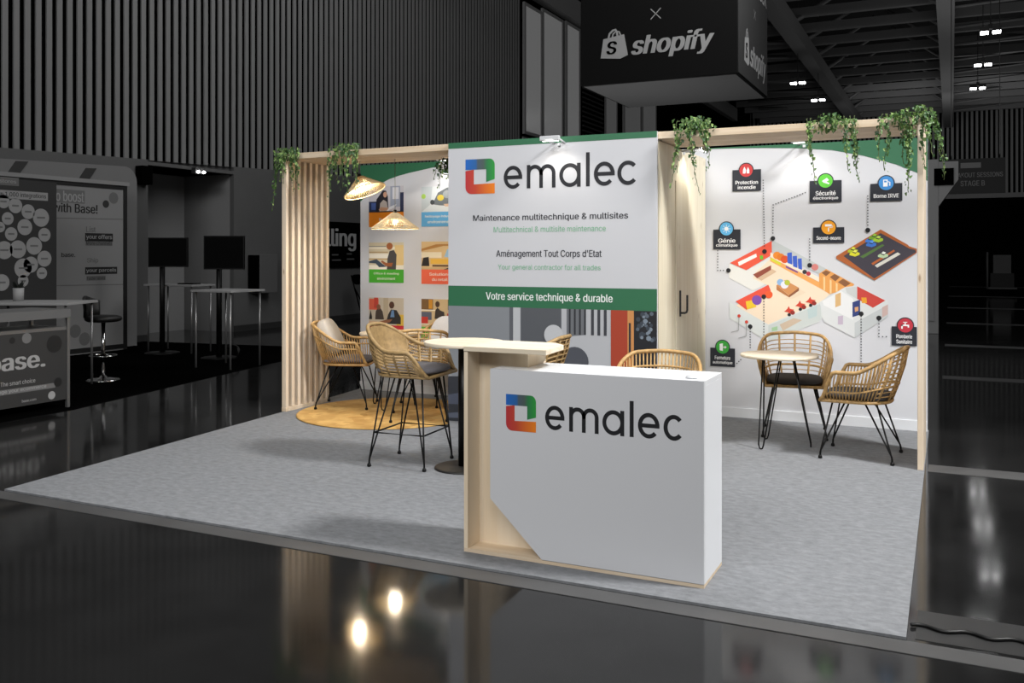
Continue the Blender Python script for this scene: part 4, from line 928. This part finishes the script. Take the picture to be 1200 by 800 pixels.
b.flat([(7.6, L[3][1] - .05), (L[4][0], L[3][1] - .05), (L[4][0], L[3][1] + .06), (7.6, L[3][1] + .06)], fr, .002, G2); write(b, 'Sync your stores', fr, 7.64, L[4][0] - .04, L[3][1] - .03, L[3][1] + .03, .003, G3, .01)
b.build('printed_circles', t, PW)
# pale poster wall
XW = -11.95; PW = (-11.95, 9.9, .008); t = thing('poster_wall', 'pale framed poster wall with black headline panels beside the bar stool', 'display wall', PW)
b = MB(); b.box(XW - .05, 8.2, .008, XW, 10.65, 2.62, mat('poster_pale', '8A8A8A', .6)); b.build('panel', t, PW)
b = MB(); b.box(XW - .06, 10.65, .008, XW + .012, 10.72, 2.66, G0); b.box(XW, 8.2, 2.56, XW + .012, 10.65, 2.62, G0); b.box(XW, 8.2, .03, XW + .012, 10.65, .1, G0); b.box(XW - .05, 8.2, 2.62, XW + .03, 10.75, 2.68, M_PALEGREY); b.build('frame', t, PW)
fr = side(XW); b = MB(); L = [(9.372, 2.318), (9.905, 2.476), (9.372, 2.155), (10.154, 2.293), (9.951, 1.826), (10.122, 1.909), (9.951, 1.748), (10.428, 1.889), (9.951, 1.67), (10.428, 1.728), (9.516, 1.488), (9.753, 1.552), (9.966, 1.343), (10.17, 1.433), (9.951, 1.239), (10.51, 1.31), (9.966, 1.134), (10.298, 1.179), (9.372, 2.042), (10.694, 2.087), (9.372, 1.086), (10.694, 1.047), (10.461, 2.416), (10.314, 2.314), (9.753, 0.366), (9.92, 0.236)]
def blk(i, m, tx, tm, bold=.015, pad=.02):
    b = MB()
    y0, z0, y1, z1 = L[i][0], L[i][1], L[i + 1][0], L[i + 1][1]; z0 += .04 if i in (4, 12) else 0; z1 = z0 + min(max(z1 - z0, .09 if i in (4, 12) else .05), .16 if i < 4 else .1 if i in (4, 12) else .085)
    if m: b.flat([(y0 - pad, z0 - pad), (y1 + pad, z0 - pad), (y1 + pad, z1 + pad), (y0 - pad, z1 + pad)], fr, .0015, m)
    write(b, tx, fr, y0, y1, z0, z1, .002, tm, bold); b.build('lettering', t, PW)
blk(0, G2, 'to boost', G3, .02); blk(2, None, 'with Base!', G0, .02)
blk(4, None, 'List', G2); blk(6, G0, 'your offers', G3); blk(8, G2, 'More channels', G1, .005, .01)
blk(10, None, 'base.', G0, .02); blk(12, None, 'Ship', G2); blk(14, G0, 'your parcels', G3); blk(16, G2, 'Faster labels', G1, .005, .01)
for i in (18, 20): ribbon(b, [(8.2, L[i][1]), (10.65, L[i + 1][1])], .012, fr, .002, G2)
b.disc(*L[22], .09, fr, .002, G2); b.disc(*L[23], .06, fr, .002, G1); b.disc(*L[24], .1, fr, .002, G2); b.disc(*L[25], .1, fr, .002, G2)
b.build('printed_marks', t, PW)
# rounded shell partition behind
SW = (-12.4, 9.3, .01); t = thing('rounded_partition', 'tall grey partition with rounded top corner behind the poster wall', 'partition', (-12.4, 9.3, .01))
fr = side(-12.55); b = MB()
prof = [(6.0, .01), (11.2, .01), (11.2, 2.72)] + [(10.95 + .25 * math.cos(R(a)), 2.72 + .25 * math.sin(R(a))) for a in (15, 30, 45, 60, 75, 90)] + [(6.0, 2.80)]
b.prism(prof, fr, 0, .3, mat('partition_grey', '777777', .7)); b.build('panel', t, SW)
for y in (8.85, 10.05):
    b = MB(); b.prism([(y - .06, 2.60), (y + .14, 2.62), (y + .34, 2.89), (y + .14, 2.88)], fr, .3, .312, G1); b.build('strap', t, SW)
# black wall speaker
b = MB(); b.box(WX, 11.62, 2.74, WX + .16, 11.86, 3.06, M_HALLBLACK)
solo(b, 'wall_loudspeaker', 'small black box fixed on the hall wall beside the doorway', 'speaker', (WX + .08, 11.74, 2.74), bevel=.01)
# bar stool, chrome
t = thing('chrome_bar_stool', 'dark padded bar stool on a chrome column before the poster wall', 'stool', (-9.23, 7.93, .008))
b = MB(); b.lathe([(.19, 0), (.195, .008), (.17, .02), (.05, .035), (.03, .06)], M_CHROME, (0, 0, 0), 32); b.build('base', t)
b = MB(); b.tube([(0, 0, .05), (0, 0, .70)], .024, M_CHROME, 14); b.build('column', t)
b = MB(); b.tube([(.15 * math.cos(2 * PI * i / 32), .15 * math.sin(2 * PI * i / 32), .30) for i in range(32)], .01, M_CHROME, 8, closed=True); b.tube([(.15, 0, .3), (0, 0, .32)], .008, M_CHROME, 6); b.build('footrest', t)
b = MB(); b.pillow((0, 0, .745), .19, .19, .045, mat('dark_seat', '1A1A1A', .5), p=.7); b.build('seat', t)
b = MB(); n = 16
for i in range(n + 1):
    a = R(150 + 110 * i / n)
    for z in (.76, .86, .98, 1.02):
        rr = .19 if z < .9 else .2
        b.v.append((rr * math.cos(a), rr * math.sin(a), z - .06 * abs(i - n / 2) / n * (z > .9) * 2))
for i in range(n):
    for j in range(3): b.face((i * 4 + j, i * 4 + j + 1, i * 4 + j + 5, i * 4 + j + 4), mat('dark_seat', '1A1A1A', .5), True)
o = b.build('backrest', t); sd = o.modifiers.new('Solidify', 'SOLIDIFY'); sd.thickness = .03
# monitors on floor stands
def monitor(label, x, y, px, w, h, zc, rz):
    t = thing('monitor_stand', label, 'screen', (x, y, .008), R(rz), 'black monitors on floor stands')
    b = MB(); b.lathe([(.26, 0), (.26, .012), (.24, .018), (.04, .025), (.0001, .025)], M_BLACK, (0, 0, 0), 32); b.build('base', t)
    b = MB(); b.tube([(0, 0, .02), (0, 0, zc + .1)], .04, M_BLACK, 10); b.build('pole', t)
    b = MB(); b.box(px - w / 2, -.10, zc - h / 2, px + w / 2, -.05, zc + h / 2, M_BLACK); s = b.build('screen', t, bevel=.004)
    b = MB(); b.box(px - w / 2 + .015, -.1015, zc - h / 2 + .02, px + w / 2 - .015, -.1, zc + h / 2 - .015, mat('screen_glass', '060606', .12)); b.build('display', s)
    b = MB(); b.box(-.1, -.05, zc - .1, .1, -.02, zc + .1, M_BLACK); b.build('bracket', t)
    return t
monitor('black monitor on floor stand, left one before the doorway', -10.95, 10.5, .12, .60, .45, 1.55, 26)
monitor('black monitor on floor stand, right one above the small high table', -9.69, 10.37, .10, .59, .49, 1.545, 26)
steel_table('narrow high table with thin legs under the left monitor', -11.45, -10.45, 10.6, 11.1, 1.06)
steel_table('small high table with pale top under the right monitor', -9.22, -8.52, 9.33, 10.0, 1.05)
b = MB(); b.box(-.14, -.1, 0, .14, .1, .018, M_BLACK); b.box(-.13, -.09, .018, .13, .02, .021, M_DARKGREY)
solo(b, 'laptop', 'flat black laptop lying on the narrow high table', 'laptop', (-10.75, 10.85, 1.06), .2, local=True, bevel=.004)
b = MB(); b.tube([(.11 * math.cos(a * .35) * (1 - a * .004), .02 * math.sin(a), .12 + .11 * math.sin(a * .35) * (1 - a * .004)) for a in range(0, 46)], .008, M_BLACK, 6)
solo(b, 'cable_coil', 'coil of black cable leaning at the foot of the right monitor stand', 'cable', (-9.36, 10.28, .0), .35, local=True)
t = thing('wall_cabinet', 'grey cabinet with black front panel on the hall wall beside the screen', 'cabinet', (WX + .15, 14.75, .75))
b = MB(); b.box(0, -.28, 0, .3, .25, .78, M_MIDGREY); bo = b.build('body', t, (.15, 0, 0), bevel=.01)
b = MB(); b.box(.02, -.31, .02, .28, -.28, .76, M_HALLBLACK); b.build('front_panel', t, (.15, 0, 0))
# poster with white letters seen through the gap
L = [(16.717, 2.208), (18.331, 2.256), (18.331, 1.219), (16.717, 1.22), (17.188, 1.582), (18.087, 2.128), (17.252, 2.224), (17.252, 1.485)]
t = thing('wall_poster', 'black wall poster with big pale letters seen between screen and back wall', 'poster', (WX + .04, 18.0, 1.2))
P0 = (WX + .04, 18.0, 1.2)
b = MB(); b.box(WX, 16.2, 1.22, WX + .04, 18.9, 2.27, M_HALLBLACK); pp = b.build('panel', t, P0)
fr = side(WX + .04); b = MB(); write(b, 'selling', fr, 16.35, 18.1, 1.60, 2.12, .003, mat('poster_letter', 'B0B0B0', .6), .03); b.build('lettering', t, P0); b = MB()
for (y, w, z) in ((16.6, .3, 1.52), (17.3, .25, 1.5), (17.85, .2, 1.52), (17.35, .35, 1.38), (17.9, .3, 1.4)): b.flat([(y - w / 2, z), (y + w / 2, z), (y + w / 2, z + .03), (y - w / 2, z + .03)], fr, .003, M_MIDGREY)
b.build('printed_lines', t, P0)
t = thing('folded_chair', 'black folded chair standing by the wall behind the picture wall edge', 'chair', (-11.9, 17.6, 0))
b = MB()
for s in (-.2, .2): b.tube([(s * .0 - .1, s, .0), (-.45, s * .9, 1.05)], .015, M_HALLBLACK, 6); b.tube([(.12, s, .0), (-.35, s * .9, .75)], .015, M_HALLBLACK, 6)
b.build('frame', t)
b = MB(); b.pillow((-.14, 0, .5), .03, .2, .22, M_HALLBLACK, Matrix.Rotation(R(-18), 3, 'Y')); b.build('seat', t)
b = MB(); b.pillow((-.4, 0, .95), .02, .2, .12, M_HALLBLACK, Matrix.Rotation(R(-15), 3, 'Y')); b.build('backrest', t)

# ================================================================== FAR RIGHT OF THE HALL
TP = (-.48, 19.6, 0); t = thing('hall_portal', 'grey portal column with black screen at the right end of the stand', 'column', TP)
b = MB(); b.box(-.75, 19.5, 0, -.22, 19.8, 3.35, M_PALEGREY); b.build('column', t, TP, bevel=.01)
b = MB(); b.prism([(-.22, 3.3), (.12, 3.3), (.12, 2.95), (-.22, 2.45)], front(19.8), 0, .3, M_PALEGREY); b.build('bracket', t, TP)
b = MB(); b.box(-.3, 19.46, 2.85, .04, 19.5, 3.17, M_HALLBLACK); b.build('screen', t, TP)
b = MB(); b.box(-.62, 19.47, .25, -.3, 19.5, 1.55, M_PALEGREY); dd = b.build('panel', t, TP)
b = MB(); b.box(-.48, 19.455, 1.0, -.42, 19.47, 1.25, M_HALLBLACK); hh = b.build('keypad', dd); hh.location = (-TP[0], -TP[1], 0)
S0 = (.65, 31.0, 3.35); t = thing('hanging_sign', 'dark hanging sign with pale lettering high beyond the right end', 'sign', S0)
b = MB(); b.box(-.15, 31, 3.35, 1.45, 31.08, 4.4, G1); b.build('panel', t, S0)
fr = front(31); b = MB(); write(b, 'BREAKOUT SESSIONS', fr, -.08, 1.38, 3.84, 3.98, .003, G3, .01); b.build('lettering', t, S0); b = MB(); write(b, 'STAGE B', fr, .25, .9, 3.58, 3.74, .003, G3, .01)
b.build('lettering', t, S0); b = MB(); b.flat([(.25, 4.12), (.8, 4.12), (.8, 4.28), (.25, 4.28)], fr, .003, G3); b.build('printed_bar', t, S0)
for x in (0, 1.3):
    b = MB(); b.tube([(x, 31.04, 4.4), (x, 31.04, 13.0)], .012, M_DARKGREY, 4); b.build('suspension_cable', t, S0)
steel_table('long pale table far down the hall at the right edge', 3.0, 5.2, 33.0, 34.2, 1.0, .03, 0)
b = MB(); b.box(3.1, 33.1, 1.0, 5.0, 33.9, 1.7, M_MIDGREY); solo(b, 'display_box', 'pale grey box standing on the far table at right edge', 'box', (4.05, 33.5, 1.0), bevel=.02)
t = thing('trolley', 'small dark trolley loaded with boxes far down the hall', 'trolley', (1.75, 40, 0))
b = MB(); b.box(-.5, -.3, .2, .5, .3, .26, M_MIDGREY); b.build('deck', t)
b = MB(); b.tube([(-.5, -.3, .2), (-.5, -.3, 1.6), (-.5, .3, 1.6), (-.5, .3, .2)], .03, M_MIDGREY, 6); b.build('handle', t)
b = MB(); b.box(-.4, -.25, .26, .4, .25, .8, M_DARKGREY); b.box(-.3, -.2, .8, .3, .2, 1.5, M_MIDGREY); b.build('load', t)
for sx in (-.4, .4):
    for sy in (-.22, .22):
        b = MB(); b.tube([(sx, sy - .03, .1), (sx, sy + .03, .1)], .1, M_HALLBLACK, 14); b.tube([(sx, sy, .1), (sx, sy, .2)], .02, M_HALLBLACK, 6); b.build('wheel', t)

# ================================================================== LIGHT
def aim(o, tgt): o.rotation_euler = (Vector(tgt) - o.location).to_track_quat('-Z', 'Y').to_euler()
def spot(name, loc, tgt, e, ang, blend=.6, rad=.4, col=(1, 1, 1)):
    l = bpy.data.lights.new(name, 'SPOT'); l.energy = e; l.spot_size = R(ang); l.spot_blend = blend; l.shadow_soft_size = rad; l.color = col
    o = bpy.data.objects.new(name, l); COL.objects.link(o); o.location = loc; aim(o, tgt); return o
def area(name, loc, tgt, e, sx, sy, col=(1, 1, 1), spread=180):
    l = bpy.data.lights.new(name, 'AREA'); l.shape = 'RECTANGLE'; l.size = sx; l.size_y = sy; l.energy = e; l.color = col; l.spread = R(spread)
    o = bpy.data.objects.new(name, l); COL.objects.link(o); o.location = loc; aim(o, tgt); return o
spot('truss_spot_key', (4.2, 5.2, 7.6), (-2.0, 6.0, .6), 4300, 56, .5, .7, (1, .99, .98))
spot('truss_spot_top', (-3.2, 5.6, 8.5), (-3.0, 6.4, 0), 700, 60, .6, .7)
spot('front_fill_spot', (-4.5, -2.0, 7.5), (-2.8, 6.6, 1.0), 860, 42, .6, 1.8)  # added frontal fill without a fixture, brightens the camera-facing panels
spot('front_fill_spot', (1.5, -1.5, 7.5), (-2.9, 6.2, 1.0), 760, 38, .6, 1.8)  # second added frontal fill, from the right
# arm floodlights
for loc, tgt, e in (((-2.93, 6.86, 2.46), (-2.93, 7.07, 2.0), 12), ((-1.2, 8.46, 2.52), (-1.2, 8.67, 2.0), 7), ((-4.83, 8.46, 2.52), (-4.83, 8.67, 2.0), 16), ((-1.88, 7.84, 2.42), (-2.10, 7.84, 2.0), 20)):
    spot('arm_floodlight_beam', loc, tgt, e, 115, .8, .04, (1, .94, .84))
# dim hall fill: lights added without fixtures to lift walls and steel
area('rear_fill', (-3, -9, 10), (-9, 14, 2), 900, 6, 3)  # added behind the camera as ambient fill
area('rear_fill', (5, -9, 10), (3, 24, 2), 420, 6, 3)  # second added fill behind the camera
area('side_wall_fill', (-3.5, 13, 9.5), (-13, 14, 2), 480, 3, 10)  # added to brighten the slatted wall and doorway recess
area('far_wall_fill', (0, 50, 7.5), (1, 66, 7.5), 130, 10, 2, spread=110)  # added to brighten the end wall, facing away from the camera
for y in (32, 50): area('upward_fill', (2, y, 4.5), (2, y, 13), 170, 8, 8)  # added facing up to brighten the roof steel
area('upward_fill', (-5, 14, 1.2), (-4, 15, 8), 60, 3, 3)  # another added upward fill, below the cube sign
w = bpy.data.worlds.new('hall_gloom'); SC.world = w; w.use_nodes = True
w.node_tree.nodes['Background'].inputs[0].default_value = (1, 1, 1, 1); w.node_tree.nodes['Background'].inputs[1].default_value = .03
SC.view_settings.view_transform = 'Standard'; SC.view_settings.look = 'None'; SC.view_settings.gamma = 1; SC.view_settings.exposure = 0
SC.view_settings.use_curve_mapping = False
